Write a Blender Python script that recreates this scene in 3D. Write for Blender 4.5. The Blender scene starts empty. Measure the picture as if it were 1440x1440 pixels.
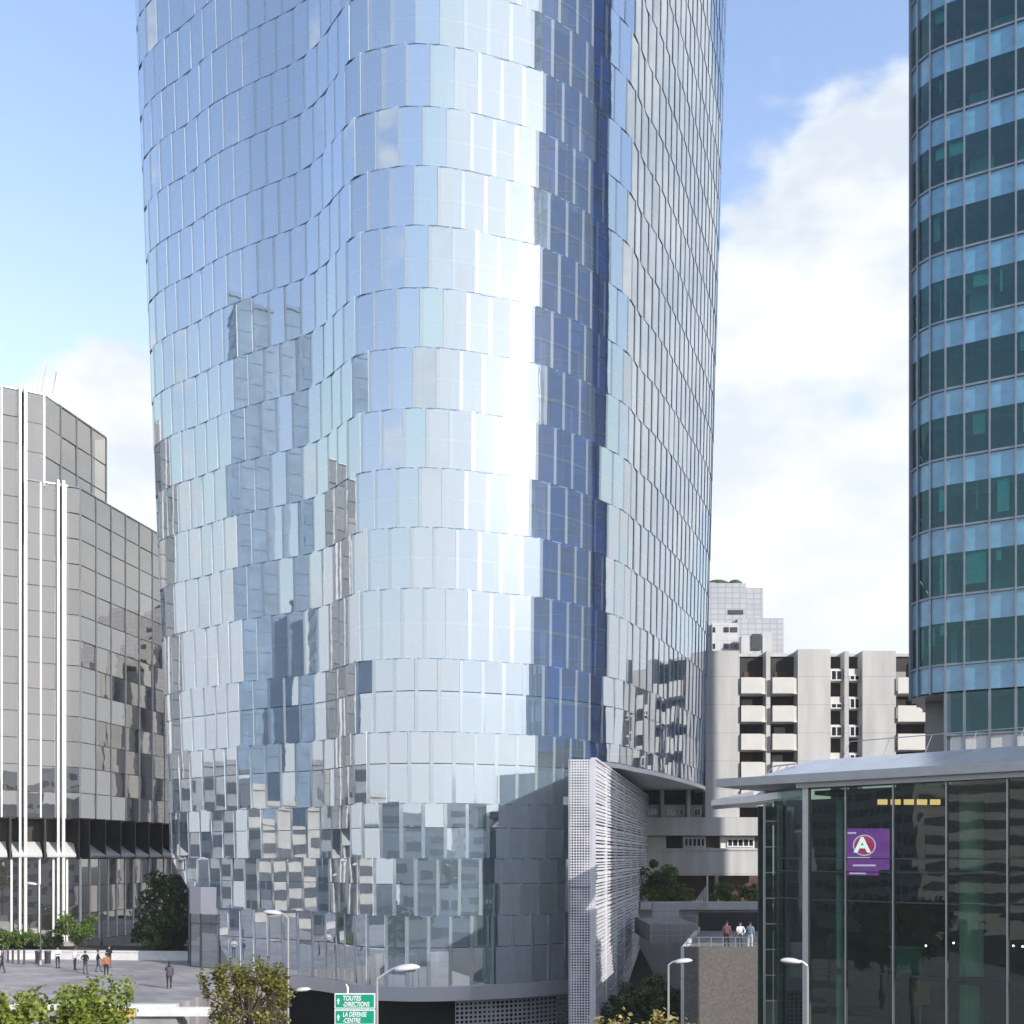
import bpy, bmesh, math, random
from mathutils import Vector, Matrix
R = math.radians
rnd = random.Random(7)
sc = bpy.context.scene
COL = sc.collection
F = 1500.0; CX = 720.0; HY = 1205.0; CZ = 8.5        # focal length in photo pixels, principal column, horizon row, eye height

def P(px, py, D):            # a point seen at (px,py), D metres out
    return Vector(((px-CX)/F*D, D, CZ-(py-HY)/F*D))
def proj(v):
    y = max(v[1], .01)
    return CX+v[0]/y*F, HY-(v[2]-CZ)/y*F

# ------------------------------------------------------------------ materials
MATS = {}
def nodes(name):
    m = bpy.data.materials.new(name); m.use_nodes = True
    nt = m.node_tree; nt.nodes.clear()
    o = nt.nodes.new('ShaderNodeOutputMaterial')
    MATS[name] = m
    return m, nt, o
def N(nt, t, **kw):
    n = nt.nodes.new(t)
    for k, v in kw.items():
        if k in n.inputs: n.inputs[k].default_value = v
        else: setattr(n, k, v)
    return n
def c4(c): return (c[0], c[1], c[2], 1)
def mat(name, col, rough=.6, metal=0.0, var=.15, scale=1.5, spec=.5, bump=0.0, bscale=30, coat=0.0, streak=False, island=0.0):
    m, nt, o = nodes(name)
    b = N(nt, 'ShaderNodeBsdfPrincipled'); b.inputs['Roughness'].default_value = rough
    b.inputs['Metallic'].default_value = metal; b.inputs['Specular IOR Level'].default_value = spec
    b.inputs['Coat Weight'].default_value = coat
    tc = N(nt, 'ShaderNodeTexCoord')
    mp = N(nt, 'ShaderNodeMapping')
    mp.inputs['Scale'].default_value = (scale, scale, scale*(.12 if streak else 1))
    nt.links.new(tc.outputs['Object'], mp.inputs[0])
    nz = N(nt, 'ShaderNodeTexNoise'); nz.inputs['Scale'].default_value = 1; nz.inputs['Detail'].default_value = 6
    nz.inputs['Roughness'].default_value = .65
    nt.links.new(mp.outputs[0], nz.inputs['Vector'])
    r = N(nt, 'ShaderNodeMapRange'); r.inputs[1].default_value = .3; r.inputs[2].default_value = .7
    r.inputs[3].default_value = 1-var; r.inputs[4].default_value = 1+var
    nt.links.new(nz.outputs[0], r.inputs[0])
    fac = r.outputs[0]
    if island:
        g = N(nt, 'ShaderNodeNewGeometry')
        r2 = N(nt, 'ShaderNodeMapRange'); r2.inputs[3].default_value = 1-island; r2.inputs[4].default_value = 1+island
        nt.links.new(g.outputs['Random Per Island'], r2.inputs[0])
        mm = N(nt, 'ShaderNodeMath', operation='MULTIPLY'); nt.links.new(fac, mm.inputs[0]); nt.links.new(r2.outputs[0], mm.inputs[1]); fac = mm.outputs[0]
    vm = N(nt, 'ShaderNodeVectorMath', operation='SCALE'); vm.inputs[0].default_value = col
    nt.links.new(fac, vm.inputs['Scale'])
    nt.links.new(vm.outputs[0], b.inputs['Base Color'])
    if bump:
        nb = N(nt, 'ShaderNodeTexNoise'); nb.inputs['Scale'].default_value = bscale; nb.inputs['Detail'].default_value = 5
        nt.links.new(tc.outputs['Object'], nb.inputs['Vector'])
        bp = N(nt, 'ShaderNodeBump'); bp.inputs['Strength'].default_value = bump; bp.inputs['Distance'].default_value = .02
        nt.links.new(nb.outputs[0], bp.inputs['Height']); nt.links.new(bp.outputs[0], b.inputs['Normal'])
    nt.links.new(b.outputs[0], o.inputs[0])
    return m
def glass(name, refl=.6, tint=(.55, .68, .8), gloss=(.88, .94, 1), rough=.01, dust=.05, veil_col=(.8, .85, .9), wob=.0, wscale=.6, satin=.08, var=.0, island=0.0):
    """coated facade glass: mirror layer over a tinted see-through layer, with a diffuse veil for painted haze and frit"""
    m, nt, o = nodes(name)
    tr = N(nt, 'ShaderNodeBsdfTransparent', Color=c4(tint))
    gl = N(nt, 'ShaderNodeBsdfGlossy', Color=c4(gloss), Roughness=rough)
    gs = N(nt, 'ShaderNodeBsdfGlossy', Color=c4(gloss), Roughness=.27)
    df = N(nt, 'ShaderNodeBsdfDiffuse', Color=c4(veil_col))
    lw = N(nt, 'ShaderNodeFresnel', IOR=1.5)
    mr = N(nt, 'ShaderNodeMapRange'); mr.inputs[1].default_value = .03; mr.inputs[2].default_value = .9
    mr.inputs[3].default_value = refl; mr.inputs[4].default_value = 1.0
    nt.links.new(lw.outputs[0], mr.inputs[0])
    fac = mr.outputs[0]
    geo = N(nt, 'ShaderNodeNewGeometry')
    if island:
        ri = N(nt, 'ShaderNodeMapRange'); ri.inputs[3].default_value = 1-island; ri.inputs[4].default_value = 1+island*.4
        nt.links.new(geo.outputs['Random Per Island'], ri.inputs[0])
        mm = N(nt, 'ShaderNodeMath', operation='MULTIPLY', use_clamp=True)
        nt.links.new(fac, mm.inputs[0]); nt.links.new(ri.outputs[0], mm.inputs[1]); fac = mm.outputs[0]
    if wob:
        tc = N(nt, 'ShaderNodeTexCoord')
        nz = N(nt, 'ShaderNodeTexNoise'); nz.inputs['Scale'].default_value = wscale; nz.inputs['Detail'].default_value = 2
        nt.links.new(tc.outputs['Object'], nz.inputs['Vector'])
        bp = N(nt, 'ShaderNodeBump'); bp.inputs['Strength'].default_value = 1; bp.inputs['Distance'].default_value = wob
        nt.links.new(nz.outputs[0], bp.inputs['Height'])
        nt.links.new(bp.outputs[0], gl.inputs['Normal'])
    ms = N(nt, 'ShaderNodeMixShader'); ms.inputs[0].default_value = satin
    nt.links.new(gl.outputs[0], ms.inputs[1]); nt.links.new(gs.outputs[0], ms.inputs[2])
    m1 = N(nt, 'ShaderNodeMixShader'); nt.links.new(fac, m1.inputs[0])
    nt.links.new(tr.outputs[0], m1.inputs[1]); nt.links.new(ms.outputs[0], m1.inputs[2])
    m2 = N(nt, 'ShaderNodeMixShader'); m2.inputs[0].default_value = dust
    nt.links.new(m1.outputs[0], m2.inputs[1]); nt.links.new(df.outputs[0], m2.inputs[2])
    nt.links.new(m2.outputs[0], o.inputs[0])
    return m
def emis(name, col, s):
    m, nt, o = nodes(name)
    e = N(nt, 'ShaderNodeEmission', Color=c4(col), Strength=s); nt.links.new(e.outputs[0], o.inputs[0]); return m
def leafmat(name, a, b, trans=.35):
    m, nt, o = nodes(name)
    g = N(nt, 'ShaderNodeNewGeometry')
    mx = N(nt, 'ShaderNodeMix', data_type='RGBA')
    mx.inputs[6].default_value = c4(a); mx.inputs[7].default_value = c4(b)
    nt.links.new(g.outputs['Random Per Island'], mx.inputs[0])
    p = N(nt, 'ShaderNodeBsdfPrincipled'); p.inputs['Roughness'].default_value = .45
    t = N(nt, 'ShaderNodeBsdfTranslucent')
    nt.links.new(mx.outputs[2], p.inputs['Base Color']); nt.links.new(mx.outputs[2], t.inputs['Color'])
    ms = N(nt, 'ShaderNodeMixShader'); ms.inputs[0].default_value = trans
    nt.links.new(p.outputs[0], ms.inputs[1]); nt.links.new(t.outputs[0], ms.inputs[2]); nt.links.new(ms.outputs[0], o.inputs[0])
    return m
def perfmat(name, col, pitch, hole):
    """white sheet metal punched with a square grid of round holes (real see-through holes)"""
    m, nt, o = nodes(name)
    tc = N(nt, 'ShaderNodeTexCoord'); sp = N(nt, 'ShaderNodeSeparateXYZ'); nt.links.new(tc.outputs['Object'], sp.inputs[0])
    ds = []
    for k in (0, 2):
        a = N(nt, 'ShaderNodeMath', operation='DIVIDE'); nt.links.new(sp.outputs[k], a.inputs[0]); a.inputs[1].default_value = pitch
        f = N(nt, 'ShaderNodeMath', operation='FRACT'); nt.links.new(a.outputs[0], f.inputs[0])
        s = N(nt, 'ShaderNodeMath', operation='SUBTRACT'); nt.links.new(f.outputs[0], s.inputs[0]); s.inputs[1].default_value = .5
        q = N(nt, 'ShaderNodeMath', operation='MULTIPLY'); nt.links.new(s.outputs[0], q.inputs[0]); nt.links.new(s.outputs[0], q.inputs[1])
        ds.append(q.outputs[0])
    ad = N(nt, 'ShaderNodeMath', operation='ADD'); nt.links.new(ds[0], ad.inputs[0]); nt.links.new(ds[1], ad.inputs[1])
    # hole size varies slowly over the sheet, as on the real screen
    nz = N(nt, 'ShaderNodeTexNoise', Scale=.9); nt.links.new(tc.outputs['Object'], nz.inputs['Vector'])
    mr = N(nt, 'ShaderNodeMapRange'); mr.inputs[1].default_value = .3; mr.inputs[2].default_value = .7
    mr.inputs[3].default_value = (hole*.8)**2; mr.inputs[4].default_value = (hole*1.25)**2
    nt.links.new(nz.outputs[0], mr.inputs[0])
    lt = N(nt, 'ShaderNodeMath', operation='LESS_THAN'); nt.links.new(ad.outputs[0], lt.inputs[0]); nt.links.new(mr.outputs[0], lt.inputs[1])
    p = N(nt, 'ShaderNodeBsdfPrincipled'); p.inputs['Base Color'].default_value = c4(col); p.inputs['Roughness'].default_value = .4; p.inputs['Metallic'].default_value = .2
    t = N(nt, 'ShaderNodeBsdfTransparent')
    ms = N(nt, 'ShaderNodeMixShader'); nt.links.new(lt.outputs[0], ms.inputs[0]); nt.links.new(p.outputs[0], ms.inputs[1]); nt.links.new(t.outputs[0], ms.inputs[2])
    nt.links.new(ms.outputs[0], o.inputs[0]); return m
def pavemat(name, col, w, h, mortar=.6):
    m, nt, o = nodes(name)
    tc = N(nt, 'ShaderNodeTexCoord'); br = N(nt, 'ShaderNodeTexBrick')
    mp = N(nt, 'ShaderNodeMapping'); mp.inputs['Rotation'].default_value = (0, 0, R(14)); nt.links.new(tc.outputs['Object'], mp.inputs[0])
    nt.links.new(mp.outputs[0], br.inputs['Vector'])
    br.inputs['Scale'].default_value = 1; br.inputs['Brick Width'].default_value = w; br.inputs['Row Height'].default_value = h
    br.inputs['Mortar Size'].default_value = .05
    br.inputs['Color1'].default_value = c4([x*.80 for x in col]); br.inputs['Color2'].default_value = c4([x*1.15 for x in col]); br.inputs['Mortar'].default_value = c4([x*mortar for x in col])
    nz = N(nt, 'ShaderNodeTexNoise', Scale=.25, Detail=6); nt.links.new(tc.outputs['Object'], nz.inputs['Vector'])
    r = N(nt, 'ShaderNodeMapRange'); r.inputs[1].default_value = .3; r.inputs[2].default_value = .7; r.inputs[3].default_value = .75; r.inputs[4].default_value = 1.2
    nt.links.new(nz.outputs[0], r.inputs[0])
    vm = N(nt, 'ShaderNodeVectorMath', operation='SCALE'); nt.links.new(br.outputs[0], vm.inputs[0]); nt.links.new(r.outputs[0], vm.inputs['Scale'])
    p = N(nt, 'ShaderNodeBsdfPrincipled'); p.inputs['Roughness'].default_value = .6
    nt.links.new(vm.outputs[0], p.inputs['Base Color']); nt.links.new(p.outputs[0], o.inputs[0]); return m

M = MATS
mat('asphalt', (.05, .05, .052), .9, var=.25, scale=.4)
pavemat('plaza_stone', (.41, .375, .375), 1.6, .8)
pavemat('deck_stone', (.28, .27, .27), .9, .45)
mat('white_stone', (.72, .70, .67), .7, var=.1)
mat('concrete', (.60, .585, .565), .85, var=.16, scale=.6, bump=.3, streak=True)
mat('concrete_grey', (.32, .31, .30), .85, var=.2, scale=.5, bump=.3, streak=True)
mat('balcony_panel', (.74, .71, .66), .7, var=.06, scale=.8)
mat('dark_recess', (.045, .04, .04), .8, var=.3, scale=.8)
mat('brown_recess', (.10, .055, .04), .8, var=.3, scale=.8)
mat('window_white', (.78, .78, .77), .5, var=.04)
mat('dark_pane', (.03, .035, .04), .08, var=.2, spec=.9)
mat('speckled_wall', (.155, .14, .125), .85, var=.35, scale=9, bump=.5)
mat('metal_white', (.78, .78, .80), .35, metal=.3, var=.05)
mat('metal_roof', (.62, .63, .66), .28, metal=.75, var=.08, scale=.7)
mat('metal_grey', (.42, .42, .42), .4, metal=.5, var=.1)
mat('metal_dark', (.06, .062, .068), .4, metal=.4, var=.1)
mat('fascia_metal', (.52, .51, .55), .3, metal=.35, var=.06, scale=.5)
mat('soffit_white', (.86, .86, .89), .45, var=.03)
mat('louvre_white', (.86, .85, .88), .35, metal=.25, var=.10, scale=2)
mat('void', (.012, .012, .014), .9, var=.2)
mat('void_blue', (.05, .07, .10), .6, var=.2)
mat('lamp_metal', (.55, .54, .52), .35, metal=.6, var=.08)
mat('lamp_shell', (.72, .70, .66), .3, metal=.2, var=.05)
mat('pole_dark', (.10, .10, .10), .5, metal=.3)
mat('sign_green', (.0, .30, .17), .45, var=.05)
mat('sign_white', (.85, .85, .84), .45, var=.02)
mat('sign_back', (.35, .35, .35), .5, metal=.5)
mat('bark', (.11, .085, .06), .9, var=.3, scale=6, bump=.6)
mat('skin', (.42, .27, .19), .6, var=.05)
mat('hair_dark', (.02, .015, .012), .6)
mat('cloth_black', (.02, .02, .024), .85)
mat('cloth_grey', (.09, .085, .10), .85)
mat('cloth_white', (.72, .71, .70), .85)
mat('cloth_orange', (.50, .17, .06), .85)
mat('cloth_blue', (.25, .33, .45), .85)
mat('cloth_maroon', (.20, .09, .10), .85)
mat('yellow_paint', (.72, .42, .12), .5, var=.1)
mat('soil', (.05, .045, .03), .95, var=.3, scale=2)
leafmat('leaf_bright', (.13, .19, .025), (.42, .45, .08), .4)
leafmat('leaf_olive', (.09, .10, .018), (.34, .30, .07), .35)
leafmat('leaf_dark', (.025, .05, .014), (.09, .14, .03), .25)
leafmat('leaf_mid', (.07, .13, .02), (.22, .32, .06), .3)
leafmat('leaf_dry', (.25, .20, .05), (.60, .50, .18), .35)

# cast joints every 2.8 m on the concrete
_nt = M['concrete'].node_tree; _b = [n for n in _nt.nodes if n.type == 'BSDF_PRINCIPLED'][0]; _src = _b.inputs['Base Color'].links[0].from_socket
_tc = N(_nt, 'ShaderNodeTexCoord'); _sp = N(_nt, 'ShaderNodeSeparateXYZ'); _nt.links.new(_tc.outputs['Object'], _sp.inputs[0])
_d = N(_nt, 'ShaderNodeMath', operation='DIVIDE'); _d.inputs[1].default_value = 2.8; _nt.links.new(_sp.outputs[2], _d.inputs[0])
_f = N(_nt, 'ShaderNodeMath', operation='FRACT'); _nt.links.new(_d.outputs[0], _f.inputs[0])
_l = N(_nt, 'ShaderNodeMath', operation='LESS_THAN'); _l.inputs[1].default_value = .022; _nt.links.new(_f.outputs[0], _l.inputs[0])
_m = N(_nt, 'ShaderNodeMapRange'); _m.inputs[3].default_value = 1; _m.inputs[4].default_value = .72; _nt.links.new(_l.outputs[0], _m.inputs[0])
_v = N(_nt, 'ShaderNodeVectorMath', operation='SCALE'); _nt.links.new(_src, _v.inputs[0]); _nt.links.new(_m.outputs[0], _v.inputs['Scale']); _nt.links.new(_v.outputs[0], _b.inputs['Base Color'])

# ------------------------------------------------------------------ mesh builder
class MB:
    def __init__(s): s.v = []; s.f = []; s.m = []
    def quad(s, a, b, c, d, m=0):
        n = len(s.v); s.v += [tuple(a), tuple(b), tuple(c), tuple(d)]; s.f.append((n, n+1, n+2, n+3)); s.m.append(m); return s
    def poly(s, pts, m=0):
        n = len(s.v); s.v += [tuple(p) for p in pts]; s.f.append(tuple(range(n, n+len(pts)))); s.m.append(m); return s
    def hexa(s, p, m=0):       # p: 8 corners, bottom 4 ccw then top 4
        n = len(s.v); s.v += [tuple(q) for q in p]
        for f in ((0, 3, 2, 1), (4, 5, 6, 7), (0, 1, 5, 4), (1, 2, 6, 5), (2, 3, 7, 6), (3, 0, 4, 7)):
            s.f.append(tuple(n+i for i in f)); s.m.append(m)
        return s
    def box(s, x0, x1, y0, y1, z0, z1, m=0):
        return s.hexa([(x0, y0, z0), (x1, y0, z0), (x1, y1, z0), (x0, y1, z0), (x0, y0, z1), (x1, y0, z1), (x1, y1, z1), (x0, y1, z1)], m)
    def obox(s, o, a, b, la0, la1, lb0, lb1, z0, z1, m=0):   # box in a rotated plan frame: origin o, unit axes a,b
        o = Vector((o[0], o[1])); a = Vector(a); b = Vector(b)
        c = [o+a*la0+b*lb0, o+a*la1+b*lb0, o+a*la1+b*lb1, o+a*la0+b*lb1]
        return s.hexa([(q.x, q.y, z0) for q in c]+[(q.x, q.y, z1) for q in c], m)
    def prism(s, poly, z0, z1, m=0, caps=True):
        n = len(s.v); k = len(poly)
        s.v += [(p[0], p[1], z0) for p in poly]+[(p[0], p[1], z1) for p in poly]
        for i in range(k):
            j = (i+1) % k; s.f.append((n+i, n+j, n+k+j, n+k+i)); s.m.append(m)
        if caps:
            s.f.append(tuple(n+i for i in reversed(range(k)))); s.m.append(m)
            s.f.append(tuple(n+k+i for i in range(k))); s.m.append(m)
        return s
    def tube(s, p0, p1, r0, r1=None, seg=8, m=0, cap=True):
        r1 = r0 if r1 is None else r1
        p0 = Vector(p0); p1 = Vector(p1); d = (p1-p0).normalized()
        a = d.orthogonal().normalized(); b = d.cross(a); n = len(s.v)
        for p, r in ((p0, r0), (p1, r1)):
            for i in range(seg):
                t = 2*math.pi*i/seg; s.v.append(tuple(p+a*math.cos(t)*r+b*math.sin(t)*r))
        for i in range(seg):
            j = (i+1) % seg; s.f.append((n+i, n+j, n+seg+j, n+seg+i)); s.m.append(m)
        if cap:
            s.f.append(tuple(n+i for i in reversed(range(seg)))); s.m.append(m); s.f.append(tuple(n+seg+i for i in range(seg))); s.m.append(m)
        return s
    def path(s, pts, rads, seg=8, m=0):
        """one continuous swept tube"""
        pts = [Vector(p) for p in pts]; n = len(s.v); K = len(pts)
        d0 = (pts[1]-pts[0]).normalized(); a = d0.orthogonal().normalized()
        for k, p in enumerate(pts):
            d = (pts[min(k+1, K-1)]-pts[max(k-1, 0)]).normalized()
            a = (a-d*a.dot(d)).normalized(); b = d.cross(a); r = rads[k] if hasattr(rads, '__len__') else rads
            for i in range(seg):
                t = 2*math.pi*i/seg; s.v.append(tuple(p+a*math.cos(t)*r+b*math.sin(t)*r))
        for k in range(K-1):
            for i in range(seg):
                j = (i+1) % seg; s.f.append((n+k*seg+i, n+k*seg+j, n+(k+1)*seg+j, n+(k+1)*seg+i)); s.m.append(m)
        s.f.append(tuple(n+i for i in reversed(range(seg)))); s.m.append(m)
        s.f.append(tuple(n+(K-1)*seg+i for i in range(seg))); s.m.append(m)
        return s
    def ball(s, c, rx, ry, rz, seg=12, rings=8, m=0):
        n = len(s.v); c = Vector(c)
        for i in range(1, rings):
            t = math.pi*i/rings
            for j in range(seg):
                p = 2*math.pi*j/seg; s.v.append((c.x+rx*math.sin(t)*math.cos(p), c.y+ry*math.sin(t)*math.sin(p), c.z+rz*math.cos(t)))
        top = len(s.v); s.v.append((c.x, c.y, c.z+rz)); s.v.append((c.x, c.y, c.z-rz))
        for i in range(rings-2):
            for j in range(seg):
                k = (j+1) % seg; s.f.append((n+i*seg+j, n+(i+1)*seg+j, n+(i+1)*seg+k, n+i*seg+k)); s.m.append(m)
        for j in range(seg):
            k = (j+1) % seg
            s.f.append((top, n+j, n+k)); s.m.append(m)
            s.f.append((top+1, n+(rings-2)*seg+k, n+(rings-2)*seg+j)); s.m.append(m)
        return s
    def add(s, o):
        n = len(s.v); s.v += o.v; s.f += [tuple(n+i for i in f) for f in o.f]; s.m += o.m; return s
    def build(s, name, mats, parent=None, smooth=False, origin=None):
        if not isinstance(mats, (list, tuple)): mats = [mats]
        if parent is not None: off = WLOC[parent.name]
        elif origin is not None: off = Vector(origin)
        else: off = Vector((0, 0, 0))
        me = bpy.data.meshes.new(name)
        me.from_pydata([(v[0]-off.x, v[1]-off.y, v[2]-off.z) for v in s.v], [], s.f)
        for mm in mats: me.materials.append(M[mm])
        me.polygons.foreach_set('material_index', s.m)
        if smooth: me.polygons.foreach_set('use_smooth', [True]*len(s.f))
        me.update()
        o = bpy.data.objects.new(name, me); COL.objects.link(o)
        if parent is not None: o.parent = parent; WLOC[o.name] = off.copy()
        else:
            o.location = off; WLOC[o.name] = off.copy()
        return o
WLOC = {}
def thing(name, label, cat, loc=(0, 0, 0), group=None):
    o = bpy.data.objects.new(name, None); COL.objects.link(o); o.location = loc; o.empty_display_size = .3
    WLOC[o.name] = Vector(loc); o['label'] = label; o['category'] = cat
    if group: o['group'] = group
    return o
def tag(o, label, cat, group=None):
    o['label'] = label; o['category'] = cat
    if group: o['group'] = group
    return o
def struct(o): o['kind'] = 'structure'; return o
def score(mb):
    xs = []; ys = []
    for v in mb.v[:8]:
        x, y = proj(v); xs.append(min(max(x, 0), 1440)); ys.append(min(max(y, 0), 1440))
    a, b, c = Vector(mb.v[0]), Vector(mb.v[1]), Vector(mb.v[2])
    n = (b-a).cross(c-a); c0 = a-Vector((0, 0, CZ))
    fac = 1 if n.dot(c0) < 0 else .02
    return (max(xs)-min(xs))*(max(ys)-min(ys))*fac
def split(name, pieces, mats, parent, limit=100, smooth=False):
    """the pieces that show largest become parts of their own, the remainder one part"""
    if len(pieces) <= limit+5:
        return [p.build(name, mats, parent, smooth) for p in pieces]
    sc_ = sorted(pieces, key=score, reverse=True)
    out = [p.build(name, mats, parent, smooth) for p in sc_[:limit]]
    r = MB()
    for p in sc_[limit:]: r.add(p)
    o = r.build(name, mats, parent, smooth); o['kind'] = 'stuff'; out.append(o)
    return out
# ------------------------------------------------------------------ world, sun, camera
w = bpy.data.worlds.new('World'); sc.world = w; w.use_nodes = True
nt = w.node_tree; nt.nodes.clear()
SUN_AZ = (.747, -.665); SUN_EL = R(24)
wo = nt.nodes.new('ShaderNodeOutputWorld'); bg = nt.nodes.new('ShaderNodeBackground'); bg.inputs[1].default_value = .15
sky = nt.nodes.new('ShaderNodeTexSky'); sky.sky_type = 'NISHITA'; sky.sun_disc = False
sky.sun_elevation = SUN_EL; sky.sun_rotation = math.atan2(SUN_AZ[0], SUN_AZ[1]); sky.air_density = 1.0; sky.dust_density = .7; sky.ozone_density = 2.0; sky.altitude = 60
tc = nt.nodes.new('ShaderNodeTexCoord')
def wn(t, **k): return N(nt, t, **k)
def clump(az, el, rad):       # 1 inside a patch of sky, 0 outside
    d = Vector((math.sin(R(az))*math.cos(R(el)), math.cos(R(az))*math.cos(R(el)), math.sin(R(el))))
    v = wn('ShaderNodeVectorMath', operation='DISTANCE'); nt.links.new(tc.outputs['Generated'], v.inputs[0]); v.inputs[1].default_value = d
    r = wn('ShaderNodeMapRange', interpolation_type='SMOOTHSTEP'); r.inputs[1].default_value = rad*.35; r.inputs[2].default_value = rad; r.inputs[3].default_value = 1; r.inputs[4].default_value = 0
    nt.links.new(v.outputs['Value'], r.inputs[0]); return r.outputs[0]
def add(a, b, op='ADD', clamp=False):
    n = wn('ShaderNodeMath', operation=op); n.use_clamp = clamp
    for i, x in enumerate((a, b)):
        if hasattr(x, 'node'): nt.links.new(x, n.inputs[i])
        else: n.inputs[i].default_value = x
    return n.outputs[0]
mp = wn('ShaderNodeMapping'); mp.inputs['Scale'].default_value = (1, 1, 1.9); mp.inputs['Location'].default_value = (3.1, 1.7, .4)
nt.links.new(tc.outputs['Generated'], mp.inputs[0])
nz = wn('ShaderNodeTexNoise', Scale=3.2, Detail=9, Roughness=.56); nt.links.new(mp.outputs[0], nz.inputs['Vector'])
cl = None
for az, el, rad, amt in ((18, 25, .24, .30), (13, 9, .26, .24), (20, 30, .12, .10), (-21, 19, .13, .26), (-19, 10, .2, .2), (44, 26, .42, .42), (115, 30, .55, .03), (-100, 25, .6, .015), (175, 22, .6, .05), (140, 15, .3, .03)):  # strongest patch lies out of view, added to whiten the tower flank's reflection
    x = add(clump(az, el, rad), amt, 'MULTIPLY'); cl = x if cl is None else add(cl, x)
dens = add(nz.outputs[0], cl)
cr = wn('ShaderNodeMapRange', interpolation_type='SMOOTHSTEP'); cr.inputs[1].default_value = .62; cr.inputs[2].default_value = .70; nt.links.new(dens, cr.inputs[0])
# cloud shade: whiter rims, greyer hearts
nz2 = wn('ShaderNodeTexNoise', Scale=6.5, Detail=7, Roughness=.6); nt.links.new(mp.outputs[0], nz2.inputs['Vector'])
sh = wn('ShaderNodeMapRange'); sh.inputs[1].default_value = .40; sh.inputs[2].default_value = .60; sh.inputs[3].default_value = 0; sh.inputs[4].default_value = 1
nt.links.new(nz2.outputs[0], sh.inputs[0])
cc = wn('ShaderNodeMix', data_type='RGBA'); cc.inputs[6].default_value = (2.25, 2.5, 2.8, 1); cc.inputs[7].default_value = (3.35, 3.4, 3.45, 1); nt.links.new(sh.outputs[0], cc.inputs[0])
skm = wn('ShaderNodeVectorMath', operation='MULTIPLY'); nt.links.new(sky.outputs[0], skm.inputs[0]); skm.inputs[1].default_value = (1.30, 1.16, 1.13)
mx = wn('ShaderNodeMix', data_type='RGBA'); nt.links.new(cr.outputs[0], mx.inputs[0]); skc = wn('ShaderNodeVectorMath', operation='MINIMUM'); nt.links.new(skm.outputs[0], skc.inputs[0]); skc.inputs[1].default_value = (3.3, 3.5, 3.8); nt.links.new(skc.outputs[0], mx.inputs[6]); nt.links.new(cc.outputs[2], mx.inputs[7])
# pale band of summer haze over the horizon
sp = wn('ShaderNodeSeparateXYZ'); nt.links.new(tc.outputs['Generated'], sp.inputs[0])
hz = wn('ShaderNodeMapRange', interpolation_type='SMOOTHSTEP'); hz.inputs[1].default_value = -.02; hz.inputs[2].default_value = .60; hz.inputs[3].default_value = .90; hz.inputs[4].default_value = .0
nt.links.new(sp.outputs[2], hz.inputs[0])
mh = wn('ShaderNodeMix', data_type='RGBA'); nt.links.new(hz.outputs[0], mh.inputs[0]); nt.links.new(mx.outputs[2], mh.inputs[6]); mh.inputs[7].default_value = (3.25, 3.38, 3.5, 1)
nt.links.new(mh.outputs[2], bg.inputs[0]); nt.links.new(bg.outputs[0], wo.inputs[0])

sl = bpy.data.lights.new('sun', 'SUN'); sl.energy = 2.4; sl.angle = R(.5); sl.color = (1, .965, .92)
so = bpy.data.objects.new('sun', sl); COL.objects.link(so); so.location = (60, -60, 60)
sd = Vector((SUN_AZ[0]*math.cos(SUN_EL), SUN_AZ[1]*math.cos(SUN_EL), math.sin(SUN_EL)))
so.rotation_euler = (-sd).to_track_quat('-Z', 'Y').to_euler()

cam = bpy.data.cameras.new('camera'); co = bpy.data.objects.new('camera', cam); COL.objects.link(co); sc.camera = co
co.location = (0, 0, CZ); co.rotation_euler = (R(90), 0, 0)
cam.sensor_width = 36; cam.lens = 36*F/1440; cam.shift_y = (HY-720)/1440; cam.clip_end = 4000; cam.clip_start = .1
sc.view_settings.view_transform = 'Standard'; sc.view_settings.look = 'None'; sc.view_settings.exposure = 1.2; sc.view_settings.gamma = 1
sc.cycles.caustics_reflective = False; sc.cycles.caustics_refractive = False
sc.cycles.max_bounces = 8; sc.cycles.transparent_max_bounces = 12; sc.cycles.glossy_bounces = 5; sc.cycles.diffuse_bounces = 3
sc.cycles.sample_clamp_indirect = 6; sc.cycles.sample_clamp_direct = 40

# ------------------------------------------------------------------ ground
ROAD = -4.5
g = MB(); g.quad((-900, -900, ROAD), (900, -900, ROAD), (900, 1400, ROAD), (-900, 1400, ROAD)); struct(g.build('ground', 'asphalt'))
mat('reflector_pale', (.42, .40, .37), .8, var=.2, scale=.3)
g = MB(); g.box(-70, 12, 8, 57, ROAD+.004, ROAD+.12); struct(g.build('reflector_slab', 'reflector_pale'))  # unseen pale slab added to lighten the low reflections in the tower glass
g = MB(); g.prism([(-160, 61.2), (-19.2, 61.8), (-18.2, 78), (-14, 84), (-8, 200), (-160, 200)], ROAD+.02, 0); struct(g.build('plaza', 'plaza_stone'))

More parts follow.
